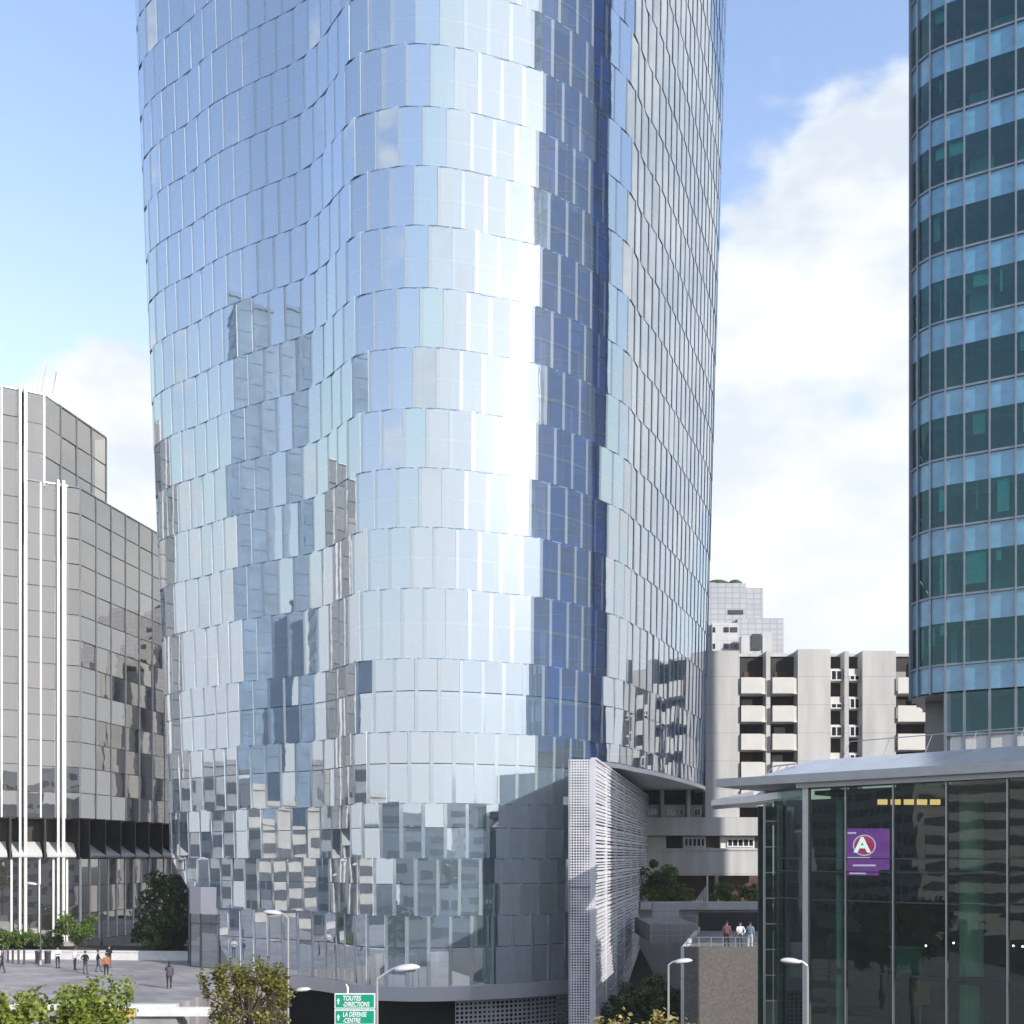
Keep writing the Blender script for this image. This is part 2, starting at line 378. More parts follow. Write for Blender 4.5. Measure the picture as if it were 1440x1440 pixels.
# ------------------------------------------------------------------ the flared glass tower
REF = [(-29.5, 98), (-31.2, 92.5), (-30.6, 88.4), (-29.2, 86.4), (-27.5, 84.9), (-25.5, 83.5), (-22.6, 81.1), (-19.4, 79.1), (-15.4, 76.8), (-13.4, 74.9), (-12.35, 73.4), (-11, 71.6), (-9.8, 70.75),
       (-7.3, 70.05), (-5.1, 70.05), (-3.0, 70.5), (-1.6, 71.0), (.14, 71.65), (1.9, 72.45), (4.3, 74.1), (5.4, 75.1), (7.05, 76.9), (9.0, 79.3), (10.35, 82.2), (11.9, 85.0), (14.2, 90), (16.7, 96), (18.9, 101.5), (20.6, 106.5),
       (20.9, 110), (18.5, 114), (10, 118), (-3, 119.5), (-15, 116), (-24, 108)]
def catmull(pts, sub=16):
    out = []; n = len(pts)
    for i in range(n):
        p0, p1, p2, p3 = [Vector(pts[(i+k-1) % n]) for k in range(4)]
        for s in range(sub):
            t = s/sub
            out.append(.5*((2*p1)+(-p0+p2)*t+(2*p0-5*p1+4*p2-p3)*t*t+(-p0+3*p1-3*p2+p3)*t**3))
    return out
_c = catmull(REF); _n = len(_c); _L = [0]
for i in range(_n): _L.append(_L[-1]+(_c[(i+1) % _n]-_c[i]).length)
LEN = _L[-1]
import bisect
def ref(u):
    u = u % LEN; i = min(bisect.bisect_right(_L, u)-1, _n-1); t = (u-_L[i])/max(_L[i+1]-_L[i], 1e-6)
    return _c[i].lerp(_c[(i+1) % _n], t)
def plan(u, z):
    q = ref(u); t = min(max((q.x+15)/20, 0), 1); t = t*t*(3-2*t)
    s = (1+(z-66)*.0021)*(1-t)+(1+(z-72)*.0015)*t
    return Vector((-5+(q.x+5)*s, 70+(q.y-70)*s, z))
def outn(u, z):
    d = plan(u+.15, z)-plan(u-.15, z); return Vector((d.y, -d.x, 0)).normalized()
FL = [0, 4.67, 8.45, 12.1, 16.8, 21.6, 26.2, 30.2, 34.1, 38, 42, 45.9, 50, 53.9, 57.8, 61.9]
while FL[-1] < 112: FL.append(FL[-1]+3.95)
UB = {}
def zb(u):                   # lower edge of the glass skin
    p = plan(u, 4); x, y = p.x, p.y
    if y > 86 and x < 3: return 9.0
    if x > 4.7: return 15.3
    pts = [(-40, 9), (-27.5, 8.8), (-26, 7.2), (-24.0, 4.4), (-22.2, 1.7), (-21.0, 0), (10, 0)]
    for (a, za), (b, zb_) in zip(pts, pts[1:]):
        if x <= b: return za+(zb_-za)*(x-a)/(b-a)
    return 0
glass('tower_glass', refl=.62, tint=(.58, .70, .80), gloss=(.94, .98, 1.0), rough=.014, veil_col=(.60, .79, .95), dust=.10, wob=.0012, wscale=.8, satin=.03, island=.05)  # bluish diffuse veil paints haze and reflected blue over the panels
glass('tower_frit', refl=.42, tint=(.6, .7, .8), gloss=(.94, .98, 1), rough=.05, dust=.24, veil_col=(.72, .84, .90), satin=.3)
mat('glass_edge', (.36, .50, .68), .15, var=.3, spec=.9)
mat('shade_edge_blue', (.12, .25, .45), .4)  # painted overlap shadow, also the flank panels' dark returns
mat('edge_light', (.75, .84, .90), .25, var=.1)
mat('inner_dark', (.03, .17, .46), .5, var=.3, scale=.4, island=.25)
mat('inner_warm', (.34, .33, .30), .7, var=.3, scale=.8, island=.4)  # low-storey interiors painted ivory for the street's reflection, upper ones sky blue
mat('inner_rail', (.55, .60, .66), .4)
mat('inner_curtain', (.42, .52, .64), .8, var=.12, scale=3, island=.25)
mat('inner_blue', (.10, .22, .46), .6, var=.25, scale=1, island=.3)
tower = thing('glass_tower', 'tall flared glass skyscraper with curved wavy sides of overlapping glass panels', 'skyscraper', (-5, 85, 0))
W_ = 1.62; NP = round(LEN/W_); W_ = LEN/NP
panels = []; strips = MB(); inner = MB()
pr = random.Random(21)
for i in range(len(FL)-1):
    z0, z1 = FL[i], FL[i+1]; off = (i*.37 % 1)*W_+pr.uniform(-.1, .1)
    for j in range(NP):
        u0 = j*W_+off; u1 = u0+W_; b0, b1 = zb(u0), zb(u1)
        if abs(b0-b1) > 6: b0 = b1 = max(b0, b1)
        if min(b0, b1) >= z1-.05: continue
        A, B, C_, D_ = plan(u0, z0), plan(u1, z0), plan(u1, z1), plan(u0, z1)
        c = (A+B+C_+D_)/4; t = ((B-A)+(C_-D_))/2; v = ((D_-A)+(C_-B))/2; n = t.cross(v).normalized()
        if n.dot(outn((u0+u1)/2, (z0+z1)/2)) < 0: n = -n
        k = .55 if z0 > 26 else 1.3
        yaw = pr.gauss(0, .004)*k; pit = pr.gauss(0, .003)*k
        if pr.random() < .04: yaw += pr.choice((-1, 1))*.015
        flank = c.x > 8.6*1.0 and c.y > 78
        oL, oB, oT = (.05 if flank else -.02), .045, .02
        def pt(a, h):        # a: 0..1 across, h: 0..1 up
            q = c+t*(a-.5)*.995+v*(h-.5)
            return q+n*(.035+oL*(.5-a)*.9+yaw*(.5-a)*W_+(oB*(1-h)+oT*h)+pit*(h-.5)*4)
        h0 = max(0, (b0-z0)/(z1-z0)); h1 = max(0, (b1-z0)/(z1-z0)); h0 = min(h0, .98) or -.012; h1 = min(h1, .98) or -.012
        m = MB(); fw = .16
        hm = h0+(h1-h0)*fw
        lo = lambda a: h0+(h1-h0)*a
        T = 1.008
        if z0 > 17.5: m.quad(pt(fw, lo(fw)), pt(1, lo(1)), pt(1, T), pt(fw, T), 0)
        else:            # low storeys: each bay is glazed as an upper and a lower light, never quite in one plane
            hs = max(.54, lo(fw)+.02, lo(1)+.02)
            if hs < .95:
                for (ha, hb2) in ((None, hs-.006), (hs+.006, T)):
                    kk = .65 if z0 > 11 else 1; ea = pr.gauss(0, .013)*kk; eb = pr.gauss(0, .020)*kk
                    l0 = lo(fw) if ha is None else ha; l1 = lo(1) if ha is None else ha
                    m.quad(pt(fw, l0)+n*(ea+eb), pt(1, l1)+n*(-ea+eb), pt(1, hb2)+n*(-ea-eb), pt(fw, hb2)+n*(ea-eb), 0)
            else: m.quad(pt(fw, lo(fw)), pt(1, lo(1)), pt(1, T), pt(fw, T), 0)
        m.quad(pt(0, lo(0)), pt(fw, lo(fw)), pt(fw, T), pt(0, T), 1)
        back = -n*(.10 if flank else .045)
        m.quad(pt(0, lo(0))+back, pt(0, lo(0)), pt(0, T), pt(0, T)+back, 4 if flank else 2)
        m.quad(pt(1, lo(1)), pt(1, lo(1))+back, pt(1, T)+back, pt(1, T), 3)
        m.quad(pt(0, lo(0))+back*.6, pt(1, lo(1))+back*.6, pt(1, lo(1)), pt(0, lo(0)), 3)
        panels.append(m)
        # dark strip painting the overlap shadow at the foot of each panel
        if h0 < 0 and h1 < 0 and i > 0:
            a0, a1 = .30, .86
            for (p_, q_) in ((pt(a0, 0), pt(a1, 0)),):
                up = v.normalized()
                strips.quad(p_-up*.11-n*.01, q_-up*.11-n*.01, q_-up*.045-n*.01, p_-up*.045-n*.01, 0)
        # inner skin, half a metre behind
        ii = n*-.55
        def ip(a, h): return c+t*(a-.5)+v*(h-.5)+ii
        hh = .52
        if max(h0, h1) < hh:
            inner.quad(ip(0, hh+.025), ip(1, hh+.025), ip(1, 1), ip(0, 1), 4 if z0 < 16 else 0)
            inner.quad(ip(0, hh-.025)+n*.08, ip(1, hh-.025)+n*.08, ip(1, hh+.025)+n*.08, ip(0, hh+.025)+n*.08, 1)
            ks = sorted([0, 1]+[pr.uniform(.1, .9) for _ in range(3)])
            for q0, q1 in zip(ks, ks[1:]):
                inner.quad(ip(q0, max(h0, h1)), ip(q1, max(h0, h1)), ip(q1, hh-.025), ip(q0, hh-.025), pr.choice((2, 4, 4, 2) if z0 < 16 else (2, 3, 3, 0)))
split('glass_panel', panels, ['tower_glass', 'tower_frit', 'glass_edge', 'edge_light', 'shade_edge_blue'], tower)
strips.build('overlap_shade', 'shade_edge_blue', tower); inner.build('inner_facade', ['inner_dark', 'inner_rail', 'inner_curtain', 'inner_blue', 'inner_warm'], tower)
# roof deck
m = MB(); m.poly([plan(LEN*k/120, FL[-1]) for k in range(120)]); m.build('roof', 'soffit_white', tower)
# white soffit under the overhanging flank, with its bright edge trim
us = [LEN*k/400 for k in range(400)]
sof = [plan(u, 15.3) for u in us if zb(u) == 15.3]
m = MB(); inn = [Vector((4.7, sof[-1].y, 15.3))]
m.poly([(p.x, p.y, 15.22) for p in sof]+[(-2, sof[-1].y, 15.22), (4.6, 84, 15.22)]); m.build('soffit', 'soffit_white', tower)
m = MB()
for a, b in zip(sof, sof[1:]):
    na = Vector((b.y-a.y, -(b.x-a.x), 0)).normalized()
    m.hexa([a+na*.28-Vector((0, 0, .32)), b+na*.28-Vector((0, 0, .32)), b-Vector((0, 0, .32)), a-Vector((0, 0, .32)),
            a+na*.28+Vector((0, 0, .02)), b+na*.28+Vector((0, 0, .02)), b+Vector((0, 0, .02)), a+Vector((0, 0, .02))])
m.build('edge_trim', 'metal_white', tower)
# grey fascia band round the foot of the glass
fas = [u for u in us if zb(u) == 0 and plan(u, 0).y < 86]
m = MB(); seq = [(plan(u, 0), outn(u, 0)) for u in fas]
for (a, na), (b, nb) in zip(seq, seq[1:]):
    if (a-b).length > 3: continue
    z = lambda p, d: Vector((p.x, p.y, d))
    m.quad(z(a+na*.32, -.95), z(b+nb*.32, -.95), z(b+nb*.32, -.02), z(a+na*.32, -.02))
    m.quad(z(a+na*.32, -.02), z(b+nb*.32, -.02), z(b-nb*.3, .06), z(a-na*.3, .06))
    m.quad(z(a-na*1.2, -1.0), z(b-nb*1.2, -1.0), z(b+nb*.32, -.95), z(a+na*.32, -.95))
m.build('fascia', 'fascia_metal', tower)
m = MB(); m2 = MB()
for (a, na), (b, nb) in zip(seq, seq[1:]):
    if (a-b).length > 3: continue
    z = lambda p, d: Vector((p.x, p.y, d))
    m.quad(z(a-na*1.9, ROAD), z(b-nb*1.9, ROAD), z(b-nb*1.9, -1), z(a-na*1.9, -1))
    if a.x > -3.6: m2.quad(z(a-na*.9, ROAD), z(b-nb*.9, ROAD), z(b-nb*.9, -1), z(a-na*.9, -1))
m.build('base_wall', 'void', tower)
perfmat('perforated_grey', (.5, .5, .53), .30, .30)
m2.build('perforated_base', 'perforated_grey', tower)
# lobby set back under the lifted corner
lob = [(-25.6, 84.5), (-25.0, 82.8), (-23.9, 81.9), (-22.3, 81.3), (-20.6, 80.9), (-19.4, 80.7), (-18, 80.2)]
m = MB(); gl_ = []; mu = MB()
for a, b in zip(lob, lob[1:]):
    m.quad((a[0], a[1], 4.1), (b[0], b[1], 4.1), (b[0], b[1], 6.2), (a[0], a[1], 6.2))
    q = MB(); q.quad((a[0], a[1], .05), (b[0], b[1], .05), (b[0], b[1], 4.1), (a[0], a[1], 4.1)); gl_.append(q)
    mu.box(a[0]-.05, a[0]+.05, a[1]-.1, a[1]+.06, 0, 4.15); 
    mu.hexa([(a[0], a[1]-.03, 3.35), (b[0], b[1]-.03, 3.35), (b[0], b[1]+.03, 3.35), (a[0], a[1]+.03, 3.35), (a[0], a[1]-.03, 3.42), (b[0], b[1]-.03, 3.42), (b[0], b[1]+.03, 3.42), (a[0], a[1]+.03, 3.42)])
m.build('lobby_band', 'fascia_metal', tower)
glass('lobby_glass', refl=.35, tint=(.7, .66, .62), rough=.02, dust=.08, satin=.1)
for q in gl_: q.build('lobby_pane', 'lobby_glass', tower)
mu.build('lobby_mullions', 'metal_dark', tower)
m = MB(); m.box(-25, -12, 85.5, 86, 0, 6.2); m.box(-24.5, -14, 83.6, 83.9, .02, 1.15, 1); m.build('lobby_wall', ['concrete', 'metal_dark'], tower)

# ------------------------------------------------------------------ white screen wing under the tower
wing = thing('screened_wing', 'white perforated metal and louvred wing projecting from the base of the glass tower', 'building', (5, 80, ROAD))
o_ = Vector((3.50, 66.0)); ax = Vector((1, 0)); ay = Vector((8.5, 41.0)).normalized(); TOPW = 14.55
perfmat('perforated_white', (.66, .65, .69), .168, .31)
m = MB(); x1 = 5.17
zz = [ROAD+.02, 2.5, 6.6, 10.4, TOPW]
fr = []
for a, b in zip(zz, zz[1:]):
    q = MB(); q.quad((3.5, 66, a+.02), (x1, 66, a+.02), (x1, 66, b-.02), (3.5, 66, b-.02)); fr.append(q)
for q in fr: q.build('perforated_panel', 'perforated_white', wing)
m = MB(); m.quad((3.6, 66.35, ROAD), (x1-.05, 66.35, ROAD), (x1-.05, 66.35, TOPW-.05), (3.6, 66.35, TOPW-.05)); m.build('backing', 'void', wing)
# left return
m = MB(); m.quad((3.5, 66.02, ROAD), (3.5, 66.02, TOPW), (4.9, 74.5, TOPW), (4.9, 74.5, ROAD)); m.build('side_wall', 'metal_grey', wing)
# roof
e = Vector((x1, 66.0))+ay*41.9
m = MB(); m.poly([(3.5, 66.0, TOPW-.06), (x1, 66, TOPW-.06), (e.x, e.y, TOPW-.06), (e.x-5, e.y, TOPW-.06), (4.6, 74, TOPW-.06)]); m.build('roof', 'louvre_white', wing)
# dark inner wall behind louvres
nrm = Vector((ay.y, -ay.x)); s0 = Vector((x1, 66))
m = MB(); a = s0-nrm*.35; b = s0+ay*41.8-nrm*.35
m.quad((a.x, a.y, ROAD), (b.x, b.y, ROAD), (b.x, b.y, TOPW-.1), (a.x, a.y, TOPW-.1)); m.build('inner_wall', 'void_blue', wing)
lr = random.Random(5)
m = MB(); z = ROAD+.1
while z < TOPW-.1:
    h = lr.choice((.12, .15, .18, .24)); t = 0
    while t < 41.8:
        L = lr.uniform(1.5, 7); t1 = min(t+L, 41.8)
        dep = lr.uniform(0, .07)
        m.obox(s0, ay, nrm, t, t1-.02, -.22, -.02+dep-.05, z, z+h*lr.uniform(.75, 1.0)); t = t1
    z += h+lr.uniform(.05, .085)
m.build('louvres', 'louvre_white', wing)
m = MB()
for t in [0]+[6.0*k for k in range(1, 7)]+[41.8]:
    m.obox(s0, ay, nrm, t-.04 if t else 0, t+.04, -.3, .03 if t else .0, ROAD, TOPW)
m.obox(s0, ay, nrm, 0, 41.9, -.3, .05, TOPW-.02, TOPW+.10)
m.build('frame', 'metal_white', wing)
# ------------------------------------------------------------------ left office block (mirror facade)
glass('mirror_warm', refl=.50, tint=(.52, .44, .34), gloss=(.84, .81, .77), rough=.01, dust=.02, wob=.004, wscale=.5, satin=.012, island=.25)
mat('bronze_dark', (.05, .042, .035), .3, metal=.3, var=.2)
mat('amber_room', (.22, .165, .10), .7, var=.3, scale=.6, island=.6)
mat('pilaster_white', (.80, .78, .75), .35, metal=.2, var=.05)
office = thing('mirrored_office_block', 'mirror glass office block with white pilasters and stepped roofline beside the plaza', 'office building', (-45, 100, 0))
A0 = Vector((-41.67, 95)); fa = Vector((1.72, 1)).normalized(); fb = Vector((.187, 1)).normalized()
Bc = A0+fa*3.0                    # corner of the lower block
def facade(o, a, nrm, L0, L1, pitch, z0, z1, zp, pieces, mull, sub=1, mw=.13, md=.07, trans=.05, backing=None):
    """curtain wall bay by bay: o origin, a along, nrm outward"""
    n = max(1, round((L1-L0)/pitch)); w = (L1-L0)/n; k = max(1, round((z1-z0)/zp)); h = (z1-z0)/k
    for i in range(n):
        for j in range(k):
            p = o+a*(L0+i*w+.03); q = o+a*(L0+(i+1)*w-.03)
            jt = rnd.gauss(0, .012); jb = rnd.gauss(0, .012)
            m = MB()
            m.quad((p.x+nrm.x*jt, p.y+nrm.y*jt, z0+j*h+.02), (q.x-nrm.x*jt, q.y-nrm.y*jt, z0+j*h+.02), (q.x-nrm.x*(jt-jb), q.y-nrm.y*(jt-jb), z0+(j+1)*h-.02), (p.x+nrm.x*(jt+jb), p.y+nrm.y*(jt+jb), z0+(j+1)*h-.02))
            pieces.append(m)
    for i in range(n+1):
        mull.obox(o, a, nrm, L0+i*w-mw/2, L0+i*w+mw/2, -.05, md, z0, z1)
    for j in range(k+1):
        mull.obox(o, a, nrm, L0, L1, -.05, trans, z0+j*h-.03, z0+j*h+.03, 1)
    if backing is not None:
        for i in range(n):
            for j in range(k):
                backing.obox(o, a, nrm, L0+i*w, L0+(i+1)*w, -1.3, -1.2, z0+j*h, z0+(j+1)*h, 0 if rnd.random() < .55 else 1)
nA = Vector((fa.y, -fa.x)); nB = Vector((fb.y, -fb.x))
pc = []; mu = MB(); bk = MB()
TU, TL, BASE = 49.6, 41.8, 12.0
facade(A0, fa, nA, -14, -2.1, 1.3, BASE, TU, 2.32, pc, mu, backing=bk)            # far left face
facade(A0, fa, nA, -1.55, 0, 1.55, TL, TU, 2.32, pc, mu, backing=bk)             # upper sliver
facade(A0, fb, nB, 0, 9.9, 2.55, TL-.3, TU, 2.32, pc, mu, backing=bk)            # upper block side
facade(A0, fa, nA, -1.55, 1.0, 1.25, BASE, TL, 2.32, pc, mu, backing=bk)
facade(A0, fa, nA, 1.75, 3.0, 1.25, BASE, TL, 2.32, pc, mu, backing=bk)
facade(Bc, fb, nB, 0, 33, 2.6, BASE, TL, 2.32, pc, mu, backing=bk)
split('window', pc, 'mirror_warm', office); mu.build('mullions', ['pilaster_white', 'bronze_dark'], office)
bk.build('interior', ['bronze_dark', 'amber_room'], office)
# white pilasters flanking dark slots
for L, zt in ((-2.1, TU), (1.0, TL)):
    for s, e_ in ((0, .16), (.42, .62)):
        m = MB(); m.obox(A0, fa, nA, L+s, L+e_+.02, -.1, .75, .8, zt+.25); m.build('pilaster', 'pilaster_white', office)
    m = MB(); m.obox(A0, fa, nA, L+.16, L+.42, -.6, -.3, .8, zt); m.build('recess', 'bronze_dark', office)
m = MB()
pts = [A0+fa*-14, A0, A0+fb*9.9]; pts += [pts[2]-nB*12, pts[0]-nB*14]
m.prism([(p-nA*.1).to_tuple() for p in pts], TU-.05, TU+.22)
pts = [A0+fa*-1.5, Bc, Bc+fb*33, Bc+fb*33-nB*14, A0+fb*10-nB*14]
m.prism([(p-nA*.12).to_tuple() for p in pts], TL-.05, TL+.2); m.build('roof', 'metal_white', office)
m = MB(); q = Bc+fb*33
m.quad((q.x, q.y, 0), (q.x-14, q.y, 0), (q.x-14, q.y, TL), (q.x, q.y, TL)); m.build('end_wall', 'concrete_grey', office)
# dark recessed storey with sloping white louvre hoods
m = MB(); m.obox(A0, fa, nA, -14, 3.0, -1.5, -1.4, 8.2, BASE); m.obox(Bc, fb, nB, 0, 33, -1.5, -1.4, 8.2, BASE)
m.obox(A0, fa, nA, -14, 3.0, -1.5, .05, BASE-.12, BASE); m.obox(Bc, fb, nB, 0.02, 33, -1.5, .05, BASE-.125, BASE-.005); m.build('recessed_storey', 'bronze_dark', office)
def hood(o, a, n, L0, L1):
    m = MB(); 
    def q(L, d, z): p = o+a*L+n*d; return (p.x, p.y, z)
    m.hexa([q(L0, .9, 8.5), q(L1, .9, 8.5), q(L1, .7, 8.4), q(L0, .7, 8.4), q(L0, .95, 8.65), q(L1, .95, 8.65), q(L1, -.9, 9.85), q(L0, -.9, 9.85)])
    return m
k = -14
while k < 2.4: hood(A0, fa, nA, k+.15, k+2.55).build('hood', 'pilaster_white', office); k += 2.8
k = 0.3
while k < 31: hood(Bc, fb, nB, k+.1, k+2.3).build('hood', 'pilaster_white', office); k += 2.6
k = -14
while k < 3: m = MB(); m.obox(A0, fa, nA, k-.08, k+.08, -1.4, .9, 8.3, BASE); m.build('fin', 'bronze_dark', office); k += 2.8
k = 0.3
while k < 33: m = MB(); m.obox(Bc, fb, nB, k-.10, k, -1.4, .8, 8.3, BASE); m.build('fin', 'bronze_dark', office); k += 2.6
# lower storeys with close-set white mullions
pc = []; mu = MB(); bk = MB()
facade(A0, fa, nA, -14, 3.0, 1.15, .9, 8.4, 2.5, pc, mu, mw=.16, md=.35, backing=bk)
facade(Bc, fb, nB, 0, 33, 1.5, .9, 8.4, 2.5, pc, mu, mw=.16, md=.08, backing=bk)
split('lower_window', pc, 'mirror_warm', office, limit=100); mu.build('lower_mullions', ['pilaster_white', 'bronze_dark'], office)
bk.build('lower_interior', ['bronze_dark', 'amber_room'], office)
m = MB(); m.obox(A0, fa, nA, -14, 3.1, -1, .3, -.1, .9); m.obox(Bc, fb, nB, .02, 33, -1, .25, -.1, .88); m.build('plinth', 'concrete_grey', office)
# two raking masts
for (x0, y0, x1_, y1_, lab) in ((50, 552, 62, 511, 'taller slanted white mast on the roof edge of the mirrored office block'), (67, 556, 76, 519, 'shorter slanted white mast, the one nearer the roof corner of the mirrored office block')):
    a = P(x0, y0, 97.5); b = P(x1_, y1_, 97.5); a.z = TU+.2
    r = thing('roof_mast', lab, 'mast', a, 'masts on the office roof'); m = MB(); m.path([a, b], [.16, .10], 8); m.build('pole', 'metal_white', r)
    m = MB(); m.box(a.x-.3, a.x+.3, a.y-.3, a.y+.3, a.z-.05, a.z+.2); m.build('base_plate', 'metal_grey', r)
    m = MB(); m.path([a+Vector((.35, 0, .1)), b+Vector((.2, 0, -.3))], [.04, .04], 6); m.build('stay', 'metal_grey', r)

# ------------------------------------------------------------------ right blue glass tower
glass('teal_glass', refl=.09, tint=(.34, .74, .70), gloss=(.35, .72, .80), rough=.01, dust=.008, wob=.004, wscale=.7, satin=.05, island=.7)
mat('spandrel_blue', (.11, .31, .46), .12, var=.22, scale=1.2, spec=.9, coat=.6, island=.22)
mat('deep_blue', (.004, .12, .62), .08, var=.3, scale=.4, spec=.6, island=.4)  # blue painted on the unseen sides to tint their reflection in the glass tower
mat('mullion_mauve', (.24, .27, .31), .4, metal=.4)
mat('ceiling_teal', (.30, .42, .40), .8, var=.3, scale=.8, island=.5)
mat('room_dark', (.02, .06, .065), .8, var=.4, scale=.8, island=.5)
mat('blind_teal', (.25, .50, .50), .8, var=.2, island=.4)
blue = thing('blue_glass_tower', 'blue glass office tower with pale spandrel bands and a rounded corner, at the right edge', 'skyscraper', (40, 60, 14))
ba = Vector((.875, -.483)).normalized(); bb = Vector((-ba.y, ba.x))      # along, inward (away)
Ob = Vector((24.15, 59.4)) 
RC = 2.1
path = []                          # plan stations: rounded corner then straight
cen = Ob+bb*RC
for k in range(0, 5):
    an = R(90-90*k/4); path.append(cen-ba*math.sin(an)*RC-bb*math.cos(an)*RC)
path = [cen+bb*22.8-ba*RC, ] + [cen+bb*t_-ba*RC for t_ in [20.5, 18, 15.5, 13, 10.5, 8, 5.5, 3, 1.2]] + path
st = len(path)
path += [Ob+ba*t_ for t_ in [.97, 2.25, 3.55, 4.85, 6.15, 7.45]+[8.75+1.3*k for k in range(22)]]
path += [path[-1]+bb*t_ for t_ in (4, 8, 12, 16, 20, 24.9)]
FLb = [19.2+3.83*k for k in range(0, 31)]
wp = []; spn = []; mu = MB(); slab = MB(); rooms = MB(); br_ = random.Random(3)
for a, b in zip(path, path[1:]):
    L = (b-a).length; d = (b-a)/L; n = Vector((d.y, -d.x)); ti = math.atan2(d.y, d.x)
    for k, z in enumerate(FLb):
        zt = z-1.52                # window below z-1.52 .. down to next line
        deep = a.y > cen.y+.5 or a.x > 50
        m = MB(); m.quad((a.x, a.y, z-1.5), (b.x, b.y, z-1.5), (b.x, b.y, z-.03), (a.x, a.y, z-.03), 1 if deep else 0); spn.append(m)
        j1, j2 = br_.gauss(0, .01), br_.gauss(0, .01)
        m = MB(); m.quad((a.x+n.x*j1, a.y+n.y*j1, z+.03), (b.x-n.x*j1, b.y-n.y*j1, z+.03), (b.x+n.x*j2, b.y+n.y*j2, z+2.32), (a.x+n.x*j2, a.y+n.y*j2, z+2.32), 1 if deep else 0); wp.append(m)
        mu.hexa([tuple(q)+(zz_,) for zz_ in (z-.07, z+.05) for q in (a+n*.10, b+n*.10, b-n*.05, a-n*.05)])
        r_ = br_.random()
        if r_ < .45:
            f0, f1 = sorted((br_.uniform(0, .6), br_.uniform(.4, 1))); p0 = a.lerp(b, f0)-n*.35; p1 = a.lerp(b, f1)-n*.35; hb = br_.uniform(.5, 2.1)
            rooms.quad((p0.x, p0.y, z+2.3-hb), (p1.x, p1.y, z+2.3-hb), (p1.x, p1.y, z+2.3), (p0.x, p0.y, z+2.3), 2)
        p0 = a-n*2.5; p1 = b-n*2.5
        rooms.quad((p0.x, p0.y, z), (p1.x, p1.y, z), (p1.x, p1.y, z+2.33), (p0.x, p0.y, z+2.33), 1 if br_.random() < .8 else 0)
    mu.hexa([tuple(q)+(zz_,) for zz_ in (17.6, FLb[-1]+2) for q in (a-d*.045+n*.16, a+d*.045+n*.16, a+d*.045-n*.05, a-d*.045-n*.05)])
for z in FLb:
    slab.poly([(p.x, p.y, z-.02) for p in path]); slab.poly([(p.x, p.y, z+2.34) for p in path])
# bottom storey (straight part only)
z = 17.62
for a, b in zip(path[st-1:], path[st:]):
    m = MB(); m.quad((a.x, a.y, 15.3), (b.x, b.y, 15.3), (b.x, b.y, 17.6), (a.x, a.y, 17.6)); wp.append(m)
    d = (b-a).normalized(); n = Vector((d.y, -d.x)); mu.hexa([tuple(q)+(zz_,) for zz_ in (13.5, 17.6) for q in (a-d*.07+n*.14, a+d*.07+n*.14, a+d*.07-n*.05, a-d*.07-n*.05)])
    mu.hexa([tuple(q)+(zz_,) for zz_ in (15.2, 15.32) for q in (a+n*.10, b+n*.10, b-n*.05, a-n*.05)])
    p0 = a-n*2.5; p1 = b-n*2.5; rooms.quad((p0.x, p0.y, 13), (p1.x, p1.y, 13), (p1.x, p1.y, 17.6), (p0.x, p0.y, 17.6), 1)
    m = MB(); m.quad((a.x, a.y, 13.5), (b.x, b.y, 13.5), (b.x, b.y, 15.2), (a.x, a.y, 15.2)); m.build('base_panel', 'balcony_panel', blue) if a.x < 45 else None
split('window', wp, ['teal_glass', 'deep_blue'], blue, 100); split('spandrel', spn, ['spandrel_blue', 'deep_blue'], blue, 100)
mu.build('mullions', 'mullion_mauve', blue); slab.build('slabs', 'ceiling_teal', blue); rooms.build('interior', ['ceiling_teal', 'room_dark', 'blind_teal'], blue)
m = MB(); m.poly([(p.x, p.y, 17.62) for p in path]); m.build('soffit', 'fascia_metal', blue)
m = MB(); m.prism([(p.x, p.y) for p in path], FLb[-1]+2.35, FLb[-1]+3); m.build('roof', 'metal_grey', blue)
c0 = Ob+bb*3.2+ba*.4
m = MB(); m.obox(c0, ba, bb, -1.9, .1, 0, 1.6, 10, 17.6); m.build('corner_column', 'concrete_grey', blue)
m = MB(); m.obox(Ob, ba, bb, -.1, .25, 0, .4, 12, 17.6); m.build('corner_post', 'mullion_mauve', blue)
m = MB(); m.obox(Ob, ba, bb, 0, 30, 6, 6.4, 8, 17.6); m.build('core_wall', 'room_dark', blue)

# ------------------------------------------------------------------ dark glass podium building
glass('podium_glass', refl=.07, tint=(.34, .52, .42), gloss=(.75, .85, .8), rough=.01, dust=.012, wob=.003, wscale=.6, satin=.03, island=.3)
mat('green_column', (.62, .86, .70), .5, var=.1)
mat('green_dark', (.02, .045, .03), .8, var=.5, scale=.6)
emis('warm_lamp', (1, .50, .22), .9); emis('spot_lamp', (1, 1, .9), 3)
pod = thing('glass_podium', 'low dark green glass building with a sloping silver metal roof', 'building', (25, 50, ROAD))
Pc = Vector((13.85, 50)); pa = Vector((.71, -.70)).normalized(); pb = Vector((.70, .71)).normalized(); pn = -pb
pc = []; fr_ = MB(); L = [0, 1.95, 4.2, 6.55, 9.05, 11.5, 14, 16.5, 19, 22]
zl = [ROAD, -.8, 3.3, 6.5, 7.82, 8.42, 11.75]
for a, b in zip(L, L[1:]):
    for z0, z1 in zip(zl, zl[1:]):
        m = MB(); p = Pc+pa*(a+.03); q = Pc+pa*(b-.03); j = rnd.gauss(0, .006)
        m.quad((p.x+j, p.y, z0+.03), (q.x, q.y+j, z0+.03), (q.x, q.y, z1-.03), (p.x, p.y-j, z1-.03)); pc.append(m)
